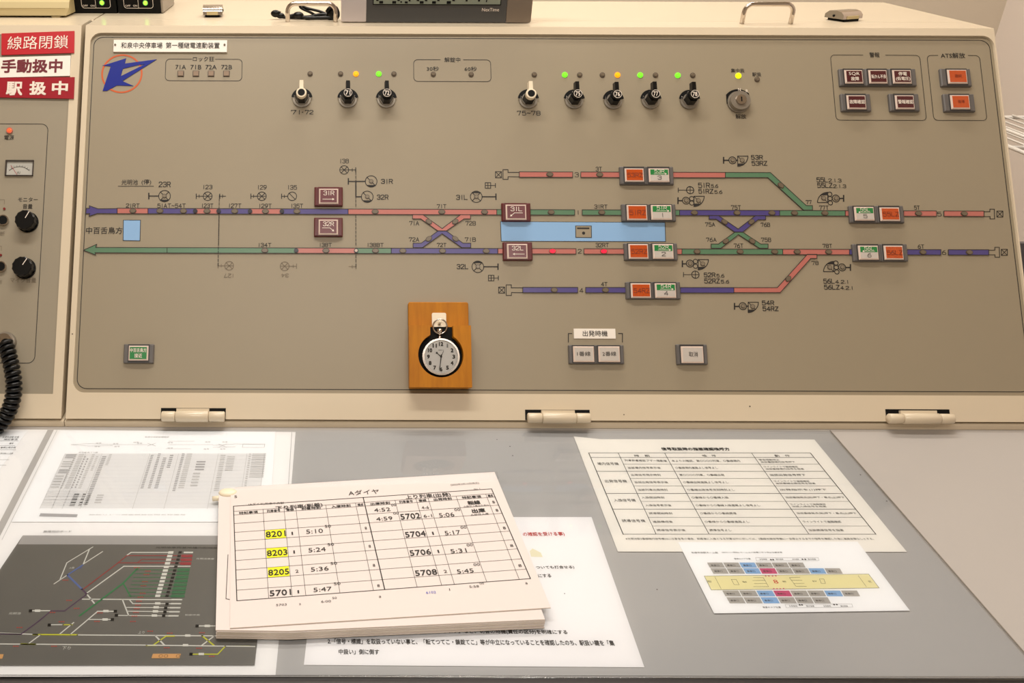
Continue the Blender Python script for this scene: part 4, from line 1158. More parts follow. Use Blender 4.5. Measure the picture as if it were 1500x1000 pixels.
# display segments : two big rows, only the lowest seen
def digit(mb, ch, u, v, wd, h, sl, z):
    S = {'0': 'abcdef', '1': 'bc', '2': 'abged', '3': 'abgcd', '5': 'afgcd', '6': 'afgedc', '7': 'abc', '4': 'fgbc', '8': 'abcdefg', 'C': 'afed'}[ch]; t = wd * .26
    pt = {'a': ((t, h), (wd - t, h)), 'b': ((wd, h - t * .6), (wd, h / 2 + t * .4)), 'c': ((wd, h / 2 - t * .4), (wd, t * .6)), 'd': ((t, 0), (wd - t, 0)), 'e': ((0, h / 2 - t * .4), (0, t * .6)), 'f': ((0, h - t * .6), (0, h / 2 + t * .4)), 'g': ((t, h / 2), (wd - t, h / 2))}
    for s_ in S:
        (x0, y0), (x1, y1) = pt[s_]; mb.line((u + x0 + y0 * sl, v + y0), (u + x1 + y1 * sl, v + y1), t * 1.15, z, BLKM)


b = MB(); vz = lz + .0022; zz = .0010
for ch, x, wd in (('2', 552, 12), ('3', 571, 12), ('5', 590, 9), ('6', 611, 12), ('3', 629, 12), ('3', 650, 13), ('4', 672, 10), ('7', 690, 10), ('1', 706, 5)):
    digit(b, ch, fx(x), vz, wd * PAN.scale(600, 60) * 1.0, .017, .12, zz)
b.disc((fx(587), vz + .0005), .0012, zz - .0001, zz, BLKM, 10)
b.build('display_digits', dc_)
dd = Draw(VF, .0006); dd.text('NexTime', 706, 11.8, 731, 16.6, INKW); dd.put('lettering', dc_)

# black power boxes
for i, (xa, xb) in enumerate(((103, 170.5), (172.5, 235))):
    yb = 19.8; dep2 = TOP.px(170, yb)[1]; g_ = lambda x: upright(x, 10, dep2).x
    V2 = Frame((0, dep2, 0), (1, 0, 0), (0, 0, 1)); A, B = g_(xa), g_(xb)
    o = empty('power_supply', V2, ('black power supply with green lamp beside the beige telephone' if i == 0 else 'black power supply with green lamp and grey side, right of the pair'), 'power supply', 'black power supplies on the console top', at=((A + B) / 2, ZT, 0))
    b = MB(); b.rrect(A, ZT + .0008, B, ZT + .075, .002, -.10, 0, BLKM, .0006, 3); b.build('case', o)
    if i == 1:
        b = MB(); b.rrect(B, ZT + .0008, B + .0035, ZT + .075, .001, -.098, -.002, mat('grey_side', (150, 140, 128), .4), .0006, 2); b.build('side_panel', o, label='grey side cheek')
    dd = Draw(V2, .0003); z0 = upright(150, 11.8, dep2).z; w1 = g_(xa + 17 if i == 0 else xa + 9.5); w2 = g_(xa + 59 if i == 0 else xa + 52)
    dd.mb.poly(rr(w1, z0, w2, z0 + .05, .004, 5), .0006, .0003, INKW, True); mx_ = g_(xa + 37.5 if i == 0 else xa + 30.5); dd.mb.poly([(mx_, z0), (mx_, z0 + .05)], .0005, .0003, INKW)
    xs = xa + 18 if i == 0 else xa + 11
    dd.text('OFF', xs, 7, xs + 7.5, 9.8, INKW); dd.text('ON', xs + 11.5, 7, xs + 17.5, 9.8, INKW); dd.put('lettering', o)
    c_ = (g_(xa + 47 if i == 0 else xa + 41), upright(150, 4, dep2).z); b = MB(); b.disc(c_, .0040, 0, .0008, GREEN, 20); b.disc(c_, .0031, .0008, .003, mat('bright_green_led', (150, 255, 60), .3, emit=1.6), 16, r2=.0018, smooth=True); b.build('lamp', o, label='lit green lamp')

# beige telephone / terminal
PHM = mat('beige_plastic', (205, 188, 142), .45)
dp = TOP.px(40, 26)[1]
V3 = Frame((0, dp, 0), (1, 0, 0), (0, 0, 1)); xr = upright(97, 20, dp).x; z1 = upright(50, 24.2, dp).z; z2 = upright(50, 12, dp).z; z3 = upright(50, 4, dp).z
ph = empty('beige_telephone', V3, 'beige plastic desk telephone base at the top left corner', 'telephone', at=(xr - .1, ZT, 0))
b = MB()
pr = [(0.0, z1), (.0005, z2), (-.004, z3), (-.05, z3 + .03), (-.16, z3 + .045), (-.16, z1)]
n = len(pr); xa_, xb_ = XL0 + .25, xr
vs = [(xa_, z, w_) for w_, z in pr] + [(xb_, z, w_) for w_, z in pr]
vs = vs[:n] + [(xb_ - .001, pr[0][1] + .001, pr[0][0] - .002)] + [(xb_ + .004, pr[i][1], pr[i][0] - .004) for i in range(1, n)]
b.add(vs, [tuple(range(n)), tuple(range(n, 2 * n))[::-1]] + [(i, (i + 1) % n, n + (i + 1) % n, n + i) for i in range(n)], PHM); b.build('base', ph)
b = MB(); b.rect(xa_, z2 - .0006, xr - .0004, z2 + .0002, .0003, .0012, mat('dark_beige_seam', (170, 152, 110), .5)); b.build('seam', ph)  # seam drawn as a darker beige strip
for x in (76, -180):
    q_ = upright(x, 26, dp).x; MB().prism([(q_, ZT), (q_ + .010, ZT), (q_ + .012, z1), (q_ - .002, z1)], -.015, -.003, PHM).build('foot', ph)

# chrome clips
def clip(x0, x1, yb, yt, rot, label):
    A = TOP.px(x0, yb); B = TOP.px(x1, yb); cx = (A[0] + B[0]) / 2; w_ = abs(B[0] - A[0]) / 2; hh = upright((x0 + x1) / 2, yt, A[1] + .012).z - ZT
    fr = Frame((cx, A[1] + .012, ZT), (math.cos(rot), math.sin(rot), 0), (-math.sin(rot), math.cos(rot), 0))
    o = empty('chrome_clip', fr, label, 'clip', 'chrome clips on the console top')
    L_ = .026; prf = [(-.013, .0035), (-.0125, hh * .62), (-.008, hh * .9), (0, hh), (.012, hh * .92), (.018, hh * .6), (.018, .003)]
    n = len(prf); b = MB(); vs = [(-w_, y, z) for y, z in prf] + [(w_, y, z) for y, z in prf]
    b.add(vs, [(i, i + 1, n + i + 1, n + i) for i in range(n - 1)], CHR, True)
    b.add(vs, [tuple(range(n))[::-1], tuple(range(n, 2 * n))], STEEL); b.build('cover', o)
    b = MB(); b.rect(-w_ * .8, -.0122, w_ * .7, .015, 0, .0035, BLKM); b.build('base', o)
    b = MB(); b.rect(-w_ * .6, -.0140, w_ * .55, -.0128, .0035, hh * .55, PHM); b.build('tongue', o)
    b = MB(); b.tube([(w_ - .0005, .003, hh * .5), (w_ + .0012, .003, hh * .5)], .0016, BLKM, 10); b.build('rivet', o)
    b = MB(); b.tube([(-w_ + .0005, .003, hh * .5), (-w_ - .0012, .003, hh * .5)], .0016, BLKM, 10); b.build('rivet', o)


clip(297, 325, 25.5, 7, math.radians(4), 'small chrome clip on the console top left of the black cord')
clip(1223, 1262, 31.5, 14.5, math.radians(24), 'turned chrome clip on the console top right of the far handle')

# black cord bundle
dcd = TOP.px(450, 30.5)[1] + .012


def wp(x, y, dd_=0): p = upright(x, y, dcd + dd_); p.z = max(p.z, ZT + .003); return p


b = MB()
cr_p = lambda L, o=0: catmull([wp(380 + a / 8.33, c_ / 8.33, o + e) for a, c_, e in L], 8)
b.tube(cr_p([(240, 200, 0), (330, 215, 0), (430, 185, 0), (560, 250, -.002), (700, 245, 0), (830, 200, 0), (900, 150, 0)]), .0022, BLK, 8)
b.tube(cr_p([(940, 250, .004), (840, 215, .003), (700, 190, .006), (620, 150, .006), (520, 105, .008), (495, 75, .008), (515, 55, .008), (545, 85, .008), (600, 105, .006), (740, 140, .006), (860, 190, .002)]), .0019, BLK, 8)
b.tube(cr_p([(560, 225, -.005), (640, 275, -.006), (760, 235, -.005), (880, 215, -.004), (950, 260, -.004)]), .0024, BLK, 8)
b.blob(wp(437, 22.5), .0078, .006, .0050, BLK)
b.blob(wp(487, 22, 0), .0085, .007, .0098, BLK, 14)
b.tube(cr_p([(820, 150, -.004), (860, 100, -.004), (930, 95, -.004), (960, 170, -.004), (940, 250, -.006), (890, 220, -.006)]), .0026, BLK, 8)
b.blob(wp(404, 20), .0072, .004, .0050, BLK); b.blob(wp(411, 23), .0060, .004, .0040, BLK); b.tube(cr_p([(360, 215, .003), (460, 240, .002), (600, 235, .002), (760, 180, .002), (900, 200, .002)]), .0026, BLK, 8)
for i in range(14):
    a0 = (random.uniform(215, 250), random.uniform(160, 205)); a1 = (random.uniform(90, 290), random.uniform(120, 195))
    b.tube([wp(380 + a0[0] / 8.33, a0[1] / 8.33), wp(380 + a1[0] / 8.33, a1[1] / 8.33, random.uniform(-.004, .004))], .0005, BLK, 5)
b.build('neck_cord', label='knotted black cord with frayed end lying under the left handle', cat='cord')

# ------------------------------------------------------------------ wire rack at right
rk = DESK
rack = empty('wire_rack', DESK, 'white wire shelving rack standing against the right wall', 'rack', at=(1.28, 1.4, FZ))
WIRE = mat('white_wire', (232, 228, 222), .35)
zs = .245; ya, yb2 = 1.20, 1.60; x0r, x1r = 1.055, 1.50
for zz_ in (zs, -.20):
    b = MB()
    for y in (ya, (ya + yb2) / 2, yb2): b.tube([(x0r, y, zz_ - .004), (x1r, y, zz_ - .004)], .0032, WIRE, 8)
    b.tube([(x0r, ya, zz_ - .004), (x0r, yb2, zz_ - .004)], .0032, WIRE, 8)
    b.tube([(x0r, ya, zz_ + .018), (x0r, yb2, zz_ + .018)], .0026, WIRE, 8)
    b.build('shelf_rail', rack)
    x = x0r + .02
    while x < x1r - .01:
        MB().tube([(x, ya, zz_), (x, yb2, zz_)], .0017, WIRE, 6).build('shelf_wire', rack); x += .0225
for x, y in ((x0r, ya), (x1r - .01, ya), (x0r, yb2), (x1r - .01, yb2)):
    MB().tube([(x, y, FZ), (x, y, zs + (.03 if y > 1.4 else .02))], .009, mat('grey_post', (128, 124, 132), .4), 12).build('post', rack)
bx = empty('storage_crate', DESK, 'grey plastic crate on the lower shelf of the wire rack', 'crate', at=(1.28, 1.4, -.19))
CRM = mat('grey_crate', (122, 118, 122), .6)
zc = -.1955
for r_ in ((1.09, 1.23, 1.47, 1.24), (1.09, 1.56, 1.47, 1.57), (1.09, 1.23, 1.10, 1.57), (1.46, 1.23, 1.47, 1.57)): MB().rect(*r_, zc, .02, CRM).build('side', bx)
MB().rect(1.10, 1.24, 1.46, 1.56, zc, -.18, CRM).build('base', bx)

# ------------------------------------------------------------------ papers on the desk (under the clear mat)
def sheet(name, q, z, m, label, cat='paper', thick=.00022, group=None):
    pts = [DESK.px(x, y, z) for x, y in q]; b = MB(); b.prism(pts, z - thick, z, m)
    return b.build(name, label=label, cat=cat, group=group)


FAINT = mat('faint_grey_ink', (206, 202, 198), .7); FAINT2 = mat('mid_grey_ink', (178, 174, 172), .7); FAINT3 = mat('pale_tint', (228, 225, 222), .7)
SHW = mat('hazy_white_sheet', (250, 246, 242), .6)
# back folder
z = .0004
o = sheet('plastic_folder', [(-75, 992), (403.5, 989), (409.5, 928), (433, 632.5), (40, 629), (-140, 629)], z, SHW, 'milky white plastic folder lying at the left of the desk', 'folder')
d = Draw(DESK, z + .0001); d.pg([(70.5, 628), (79.5, 628), (1, 783), (-40, 850), (-55, 850), (-6, 775)], mat('grey_stripe', (190, 184, 178), .6)); d.ln([(84, 629), (3, 790)], .8, FAINT); d.ln([(427.5, 633), (421, 735)], .8, FAINT2); d.put('edge_stripe', o, label='grey edge stripe')
z = .0008
o = sheet('notice_sheet', [(-120, 760), (-52, 760), (41, 629.5), (-70, 629.5)], z, PAPER, 'white sheet with black lines showing at the far left edge', 'paper')
d = Draw(DESK, z + .0001)
for t, x0, y, x1, h in (('和泉中央駅 出発', 3, 641.5, 27, 3), ('確認事項', 5, 644.5, 25, 2.2), ('備考', 13, 650.5, 19, 2.5), ('番線出発合図', 0, 656.5, 22, 2.5), ('駅扱い時', 0, 664.2, 19, 1.4)): d.tl(t, x0, y, x1, y, h, INK)
for y, x in ((645.5, 27), (652.5, 22), (658.5, 23), (664.8, 18), (673, 13), (681, 9)): d.ln([(-20, y), (x, y)], .5, HGREYD)
d.put('printed_text', o)
# faint layout sheet
z = .0012
o = sheet('layout_sheet', [(17, 764), (395, 764), (403.5, 632), (88, 630)], z, PAPER, 'white sheet with faint grey track diagram and dense tables', 'paper')
d = Draw(DESK, z + .0001)
d.tl('和泉中央駅配線略図', 212, 641, 247, 641, 2.2, FAINT2)
# track diagram row
for L_ in ([(104, 651), (130, 649.5), (170, 651), (225, 651)], [(104, 651), (130, 653), (165, 652.5)], [(247, 646), (285, 646)], [(247, 651), (312, 651)], [(243, 657), (280, 657)], [(312, 652), (345, 650), (388, 651)], [(312, 655), (345, 654)], [(216, 649), (228, 653)], [(228, 649), (216, 653)], [(320, 650), (332, 655)], [(332, 650), (320, 655)], [(356, 650), (388, 650), (387, 655), (355, 655), (356, 650)]):
    d.ln(L_, .5, FAINT2)
for x, y in ((140, 648.7), (165, 649.5), (195, 647.5), (200, 649), (138, 653.6), (167, 653.6), (300, 647), (325, 647), (298, 657.3), (322, 657.3), (245, 648), (245, 656)): d.tl('信号', x, y + 1, x + 8, y + 1, 1.8, FAINT2)
# table bodies as columns of tiny grey characters; grid slants toward the vanishing point
def sx(x, y, yr=663.0): return 490 + (x - 490) * (y + 185) / (yr + 185)
def col_block(xa, xb, ya_, yb_, m, n, gap=.45):
    for i in range(n):
        y0 = ya_ + (yb_ - ya_) * i / n; y1 = y0 + (yb_ - ya_) / n * (1 - gap)
        d.pg([(sx(xa, y1), y1), (sx(xb, y1), y1), (sx(xb, y0), y0), (sx(xa, y0), y0)], m)


d.pg([(sx(96, 744), 744), (sx(388, 744), 744), (sx(388, 664), 664), (sx(96, 664), 664)], mat('table_tint', (236, 233, 230), .7))
d2 = d; d = Draw(DESK, z + .0002)
for xa, xb, y0, y1, m, n in ((98, 111, 665, 671.5, FAINT2, 5), (98, 111, 687, 693.5, FAINT2, 5), (98, 111, 675, 685, FAINT, 3), (97, 109, 696, 716, FAINT, 5), (111, 114, 665, 716, FAINT, 18), (117, 124, 665, 716, FAINT, 20), (126, 128, 668, 716, FAINT2, 14), (131, 133, 671, 716, FAINT2, 12),
                             (136, 140, 665, 716, FAINT, 20), (143, 146, 668, 690, FAINT, 9), (152, 158, 668, 740, FAINT2, 28), (161, 165, 665, 682, FAINT, 8), (96, 150, 718, 742, FAINT3, 6), (134, 141, 723, 742, FAINT2, 8), (146, 150, 723, 742, FAINT, 8), (154, 157, 723, 742, FAINT, 8), (166, 175, 724, 738, FAINT, 4),
                             (222, 226, 666, 716, FAINT2, 20), (232, 236, 664, 716, FAINT2, 20), (241, 246, 670, 716, FAINT2, 18), (250, 255, 666, 686, FAINT2, 7), (267, 271, 664, 720, FAINT2, 22), (274, 282, 664, 716, FAINT, 18), (291, 304, 675, 690, FAINT2, 4), (290, 300, 692, 714, FAINT, 5), (324, 331, 666, 720, FAINT, 20), (334, 345, 668, 690, FAINT, 9), (365, 368, 664, 716, FAINT, 16), (370, 390, 664, 700, FAINT, 14)):
    col_block(xa, xb, y0, y1, m, n)
for i in range(14): y = 667 + i * 5.4; d.ln([(sx(97, y), y), (sx(388, y), y)], .35, FAINT3)
for x in (96, 112, 126, 150, 220, 262, 320, 362, 388): d.ln([(sx(x, 664), 664), (sx(x, 745), 745)], .5, FAINT)
d.pg([(sx(100, 756), 756), (sx(150, 757), 757), (sx(150, 753), 753), (sx(100, 751.5), 751.5)], FAINT2)
d.tl('鎖錠リレー照査鎖錠区間名称番号', 130, 754.3, 272, 754.3, 1.6, FAINT); d.tl('信号機 転てつ器', 115, 663.3, 143, 663.3, 1.8, FAINT2)
d2.put('tinted_area', o); d.put('printed_text', o)
# photograph card of the yard
z = .0016
PB1 = [(-140, 975), (373, 973.5), (379, 928), (393, 800), (392, 784.5), (33.5, 783.8)]
CARD = mat('yard_card_grey', (112, 108, 100), .35, noise=.10, nscale=12); CARDT = mat('yard_card_top_band', (176, 171, 166), .4)
o = sheet('yard_diagram_card', [(-95, 974), (373, 973.5), (378, 928), (391, 784.5), (33.5, 783.8)], z, CARD, 'dark grey yard diagram card with white, red and green lines', 'diagram')
d = Draw(DESK, z + .0001); d.pg([(26.5, 797), (391, 797.5), (391.5, 784.5), (33.5, 783.8)], CARDT); d.put('top_band', o, label='light grey band along the top')
KX = lambda L: [(a / 4.545, 780 + c_ / 4.545) for a, c_ in L]
LG = {'w': mat('line_white', (226, 222, 210), .5), 'r': mat('line_red', (158, 46, 46), .5), 'g': mat('line_green', (44, 128, 72), .5), 'b': mat('line_blue', (92, 112, 168), .5), 'p': mat('line_purple', (84, 52, 84), .5), 'y': mat('line_yellow', (208, 206, 40), .5), 'k': BLKM, 'o': mat('line_orange', (222, 168, 104), .5), 's': mat('mark_red', (196, 70, 56), .5)}
d = Draw(DESK, z + .0002)
GLN = [('w', 7, [(360, 340), (450, 280)]), ('w', 7, [(400, 310), (445, 200), (618, 95)]), ('w', 7, [(595, 110), (555, 208), (682, 126)]), ('b', 11, [(450, 280), (550, 215)]), ('b', 12, [(450, 282), (545, 375)]), ('p', 11, [(545, 375), (578, 408)]),
       ('w', 9, [(578, 408), (630, 472)]), ('r', 8, [(555, 375), (780, 205), (845, 152), (1215, 152)]), ('w', 9, [(848, 148), (872, 131), (1120, 131)]), ('w', 9, [(580, 400), (825, 223), (1265, 223)]), ('r', 8, [(785, 200), (1215, 200)]), ('r', 6, [(920, 195), (945, 177), (1215, 177)]),
       ('p', 9, [(578, 408), (430, 520), (340, 520), (255, 590), (140, 675), (0, 672)]), ('w', 9, [(330, 519), (215, 519)]), ('w', 9, [(550, 442), (1210, 446)]), ('w', 8, [(815, 445), (856, 550)]), ('w', 7, [(865, 450), (885, 472), (1205, 472)]), ('w', 7, [(840, 497), (1200, 499)]), ('w', 7, [(850, 522), (1195, 526)]), ('w', 7, [(790, 550), (1185, 554)]),
       ('w', 9, [(470, 675), (650, 523), (760, 523)]), ('w', 7, [(595, 577), (745, 577)]), ('w', 9, [(400, 672), (490, 598)]), ('w', 8, [(340, 612), (420, 612)]), ('y', 9, [(420, 612), (480, 612)]),
       ('w', 9, [(0, 668), (250, 677)]), ('y', 11, [(220, 677), (515, 679)]), ('w', 9, [(515, 680), (1700, 688)]), ('w', 9, [(0, 740), (985, 748), (1695, 757)]), ('w', 9, [(190, 738), (268, 680)]), ('y', 11, [(140, 740), (235, 742)]),
       ('w', 10, [(1035, 686), (1095, 748)]), ('y', 10, [(1020, 748), (1105, 688), (1160, 688)]), ('y', 10, [(975, 750), (1040, 750)]), ('y', 10, [(1345, 685), (1425, 750)]), ('w', 9, [(1345, 748), (1425, 688)]), ('y', 9, [(1280, 808), (1450, 808), (1500, 755), (1660, 755)]), ('w', 9, [(1320, 620), (1430, 620)]),
       ('g', 13, [(530, 552), (680, 440), (820, 335), (920, 232)]), ('g', 9, [(820, 335), (870, 425)])]
for i in range(8): GLN.append(('g', 5, [(905 - i * 8, 246 + i * 25), (1255 - i * 5, 246 + i * 25)]))
for c_, wd, L_ in GLN: d.ln(KX(L_), wd / 4.545 * 1.05, LG[c_])
for i in range(9):   # platform numbers and end blocks
    y0 = 236 + i * 25; sxx = -i * 6.2
    d.pg(KX([(1180 + sxx, y0 + 20), (1262 + sxx * .8, y0 + 20), (1266 + sxx * .8, y0), (1184 + sxx, y0)]), mat('dark_green_block', (40, 112, 64), .5), z + .0003) if i < 8 else None
for i in range(3): y0 = 146 + i * 25; d.pg(KX([(1207 - i * 4, y0 + 18), (1280 - i * 4, y0 + 18), (1283 - i * 4, y0), (1210 - i * 4, y0)]), mat('red_block', (160, 30, 40), .5), z + .0003)
for i in range(5): y0 = 441 + i * 27; d.pg(KX([(1140 - i * 5, y0 + 9), (1208 - i * 5, y0 + 9), (1210 - i * 5, y0), (1142 - i * 5, y0)]), LG['w'], z + .0003)
d.pg(KX([(1222, 136), (1284, 136), (1286, 126), (1224, 126)]), LG['w'])
d.put('line_drawing', o)
d = Draw(DESK, z + .00035)
for i in range(13):
    y0 = 123 + i * 24; x = 1138 - i * 7.2
    d.pg(KX([(x - 20, y0 + 17), (x + 14, y0 + 17), (x + 18, y0), (x - 16, y0)]), LG['w']); x2 = 1198 - i * 7.2
    d.pg(KX([(x2 - 12, y0 + 15), (x2 + 10, y0 + 15), (x2 + 14, y0), (x2 - 8, y0)]), BLKM)
for x, y in ((250, 519), (705, 521), (700, 577), (1250, 684), (1235, 748), (1380, 620), (1340, 807), (1050, 470), (1040, 496), (1035, 523), (1028, 551)): d.pg(KX([(x - 18, y + 8), (x + 18, y + 8), (x + 18, y - 8), (x - 18, y - 8)]), LG['w'])
for x, y in ((203, 519), (768, 522), (775, 549), (748, 577), (328, 613), (1312, 620), (1272, 807), (1112, 474), (1103, 500), (1098, 527), (1090, 551)): d.pg(KX([(x - 12, y + 9), (x + 10, y + 9), (x + 12, y - 9), (x - 10, y - 9)]), BLKM)
for x, y in ((460, 450), (510, 503), (410, 592), (130, 630), (350, 530), (1000, 655), (1130, 668), (1345, 665), (360, 755), (1110, 765), (1325, 768), (1410, 822), (885, 590), (665, 533), (645, 590), (435, 315), (910, 232), (985, 255), (975, 277), (965, 325), (955, 352), (950, 402), (935, 428), (925, 455), (918, 482), (910, 505), (905, 530), (895, 555), (105, 755)):
    for q_ in (-14, 0, 14):
        c2 = KX([(x + q_, y)])[0]; d.dot(c2[0], c2[1], 1.1, LG['s'])
d.pg(KX([(1008, 835), (1195, 835), (1205, 805), (1018, 805)]), LG['o']); d.pg(KX([(-40, 838), (15, 838), (25, 808), (-30, 808)]), LG['o'])
for x in (1070, 1105, 1185): c2 = KX([(x, 820)])[0]; d.circ(c2[0], c2[1], 2.6, .6, HGREYD)
d.tl('光明池', *KX([(55, 545)])[0], *KX([(135, 545)])[0], 3.6, LG['w']); d.tl('光明池車庫', *KX([(1305, 178)])[0], *KX([(1425, 180)])[0], 2.6, LG['w']); d.tl('和泉中央', *KX([(1230, 553)])[0], *KX([(1330, 553)])[0], 2.6, LG['w'])
d.tl('光明池車両基地構内配線図', *KX([(1035, 103)])[0], *KX([(1450, 106)])[0], 2.4, BLKM); d.tl('入換', *KX([(458, 240)])[0], *KX([(492, 240)])[0], 3, LG['w']); d.tl('入出', *KX([(512, 240)])[0], *KX([(545, 238)])[0], 3, LG['b'])
d.tl('下り', *KX([(408, 778)])[0], *KX([(465, 780)])[0], 5, LG['w']); d.tl('上り', *KX([(918, 672)])[0], *KX([(960, 672)])[0], 4, LG['w'])
d.put('marks_and_text', o)
z = .0013; dd = Draw(DESK, z); dd.tl('故障対応ボード', 63, 779.5, 104, 779.5, 3, HGREYD); dd.put('printed_title', bpy.data.objects['plastic_folder'])

# instruction sheet
z = .0006
o = sheet('instruction_sheet', [(445, 973.5), (944, 977), (866.5, 757), (470, 757)], z, PAPERW, 'white instruction sheet with red and black lines partly under the timetable', 'paper')
d = Draw(DESK, z + .0002); REDI = mat('red_ink', (205, 52, 44), .6)
d.tl('の確認を受ける事)', 767, 785.8, 828, 785, 6.5, REDI, .01); d.tl('ついても打合せる)', 786, 833.5, 842, 833, 5, INK, .01); d.tl('にする', 789, 845.5, 808, 845.2, 5, INK, .01)
d.tl('第○○列車出発(到着)後に集中扱いに返します」など、切替の時機(責任の区分)を明確にする', 512, 926.5, 832, 929.5, 7, INK, .012)
d.tl('2.「信号・標識」を取扱っていない事と、「転てつてこ・鎖錠てこ」等が中立になっていることを確認したのち、駅扱い鍵を「集', 480, 942.8, 901, 945.5, 8, INK, .012)
d.tl('中扱い」側に倒す', 496, 957.8, 555.5, 958.3, 7.5, INK, .012)
d.put('printed_text', o)
YST = mat('yellow_stain', (236, 228, 196), .7); d = Draw(DESK, z + .0001); d.pg([(778, 815), (795, 815.5), (792, 809), (780, 803), (776, 807)], YST); d.put('stain', o)

# signal call table sheet
z = .0010
o = sheet('signal_call_sheet', [(905, 807.5), (1328.5, 808), (1193, 643.5), (880, 643), (840.5, 639)], z, PAPERC, 'cream sheet with a ruled table of signal calls below the hinge', 'paper')
d = Draw(DESK, z + .0002)
RY = [663, 669.7, 679.5, 690, 700.4, 711.4, 722.4, 734, 745.4, 757.4, 770, 782]
cols = [((862.4, 663), (913, 782.4)), ((905.6, 663), (961, 782)), ((973.6, 663.2), (1038.6, 782)), ((1101, 663.2), (1185, 782)), ((1187, 663), (1283, 782))]
def cx_(i, y): a, b_ = cols[i]; return a[0] + (b_[0] - a[0]) * (y - 663) / 119.3
for i in range(5): d.ln([cols[i][0], cols[i][1]], 1.1 if i in (0, 4) else .8, HGREYD if i not in (0, 4) else INK)
for j, y in enumerate(RY):
    g_ = j in (0, 1, 3, 6, 8, 11); d.ln([(cx_(0 if g_ else 1, y), y), (cx_(4, y), y)], .9 if g_ else .55, HGREYD)
d.tl('信号取扱時の指差確認喚呼方', 970, 659.5, 1070, 659.8, 4.5, INK, .02)
for t, x0, x1 in (('時　期', 930, 952), ('喚　呼', 1030, 1050), ('動　作', 1136, 1158)): d.tl(t, x0, 668.8, x1, 668.8, 3.2, INK)
for t, x0, x1, y in (('場内信号機', 876, 907, 681), ('出発信号機', 887, 919, 706.5), ('入換信号機', 900, 932, 734.5), ('誘導信号機', 912, 946, 764.5)): d.tl(t, x0, y, x1, y, 4.2, INK)
c2 = ['列車到着確認ブザー鳴動後', '当該場内信号表示後', '出発信号現示時刻', '当該出発信号表示後', '当該列車出発時刻', '入換開始時刻', '入換信号表示後', '誘導開始時刻', '進路構成後', '誘導信号表示後']
w2 = [62, 48, 43, 49, 43, 33, 38, 34, 29, 42]
c3 = ['本よりの確認、第○○○○列車、○番線場内', '○番線場内進路よし信号よし', '第○○○○列車、○番線出発', '○番線出発進路よし信号よし', '○番線出発信号定刻時刻よし', '○番線から○番線入換', '○番線から○番線入換進路よし信号よし', '○番線から○番線誘導', '○番線から○番線進路よし', '誘導信号よし']
w3 = [100, 62, 66, 66, 69, 54, 94, 53, 65, 32]
c4 = [('警告鳴動停止', '当該番線場内信号押下', 30, 50), ('ラインライトで進路確認', '当該番線場内信号を指差', 50, 56), ('当該出発信号押下', None, 52, 0), ('ラインライトで進路確認', '当該番線出発信号を指差', 52, 58), ('出発指示を(1)押下', None, 68, 0), ('当該番線発点(始)押下・着点(止)押下', None, 86, 0), ('ラインライトで進路確認', '当該入換信号を指差', 52, 50), ('当該番線発点(始)押下・着点(止)押下', None, 87, 0), ('ラインライトで進路確認', None, 56, 0), ('当該誘導信号を指差', None, 51, 0)]
for r_ in range(10):
    y = (RY[r_ + 1] + RY[r_ + 2]) / 2 + 1.7; h = 3.1
    a = cx_(1, y) + 4; d.tl(c2[r_], a, y - (.8 if r_ == 0 else 0), a + w2[r_], y, h, INK)
    a = cx_(2, y) + 4; d.tl(c3[r_], a, y, a + w3[r_], y, h, INK)
    a = cx_(3, y) + 3; t1, t2, wa, wb = c4[r_]
    if t2: d.tl(t1, a - 1, y - 2, a - 1 + wa, y - 2, 2.3, INK); d.tl(t2, a + 2, y + 1.2, a + 2 + wb, y + 1.2, 2.3, INK)
    else: d.tl(t1, a + 1, y, a + 1 + wa, y, h, INK)
d.tl('※光明池駅2番線場内信号機22に注意信号の場合、到着後に入換となる列車以外に対しては、2番線出発信号機に一旦停止するまでの信号を確認した後に進路支障なしとする。', 917, 790.3, 1281, 790.3, 3, INK)
d.put('printed_table', o)

# platform position sheet
z = .0013
KP = lambda L: [(980 + a / 4.167, 790 + c_ / 4.167) for a, c_ in L]
o = sheet('platform_plan_sheet', KP([(275, 450), (1470, 433), (1150, 12), (55, 15)]), z, PAPER, 'white sheet with yellow platform plan and rows of grey and blue cells', 'paper')
d = Draw(DESK, z + .0001)
CG = mat('cell_grey', (178, 172, 164), .6); CB = mat('cell_blue', (140, 180, 220), .6); CP = mat('cell_pink', (206, 76, 122), .6); CY = mat('plan_yellow', (240, 230, 176), .6)
for x0, ya_, yb_, n, pit, sk, cs_ in ((232, 140, 171, 6, 98.5, 17, 'ggbggg'), (252, 175, 208, 8, 99.5, 19, 'ggbpggbg'), (325, 311, 346, 8, 103.5, 20, 'ggbpggbg'), (350, 352, 389, 6, 104, 21, 'ggbggg')):
    for i in range(n):
        x = x0 + i * pit; d.pg(KP([(x + sk, yb_), (x + pit - 6 + sk, yb_), (x + pit - 6, ya_), (x, ya_)]), {'g': CG, 'b': CB, 'p': CP}[cs_[i]])
d.pg(KP([(258, 307), (1283, 295), (1218, 210), (215, 222)]), CY); d.put('coloured_cells', o)
d = Draw(DESK, z + .0002)
d.ln(KP([(258, 307), (1283, 295), (1218, 210), (215, 222)]), .5, HGREYD, True)
for x0, ya_, yb_, n, pit, sk in ((232, 140, 171, 6, 98.5, 17), (252, 175, 208, 8, 99.5, 19), (325, 311, 346, 8, 103.5, 20), (350, 352, 389, 6, 104, 21)):
    for i in range(n):
        x = x0 + i * pit + 18 + sk / 2; p = KP([(x, (ya_ + yb_) / 2 + 7), (x + 50, (ya_ + yb_) / 2 + 7)]); d.tl('乗車口', *p[0], *p[1], 2.6, HGREYD)
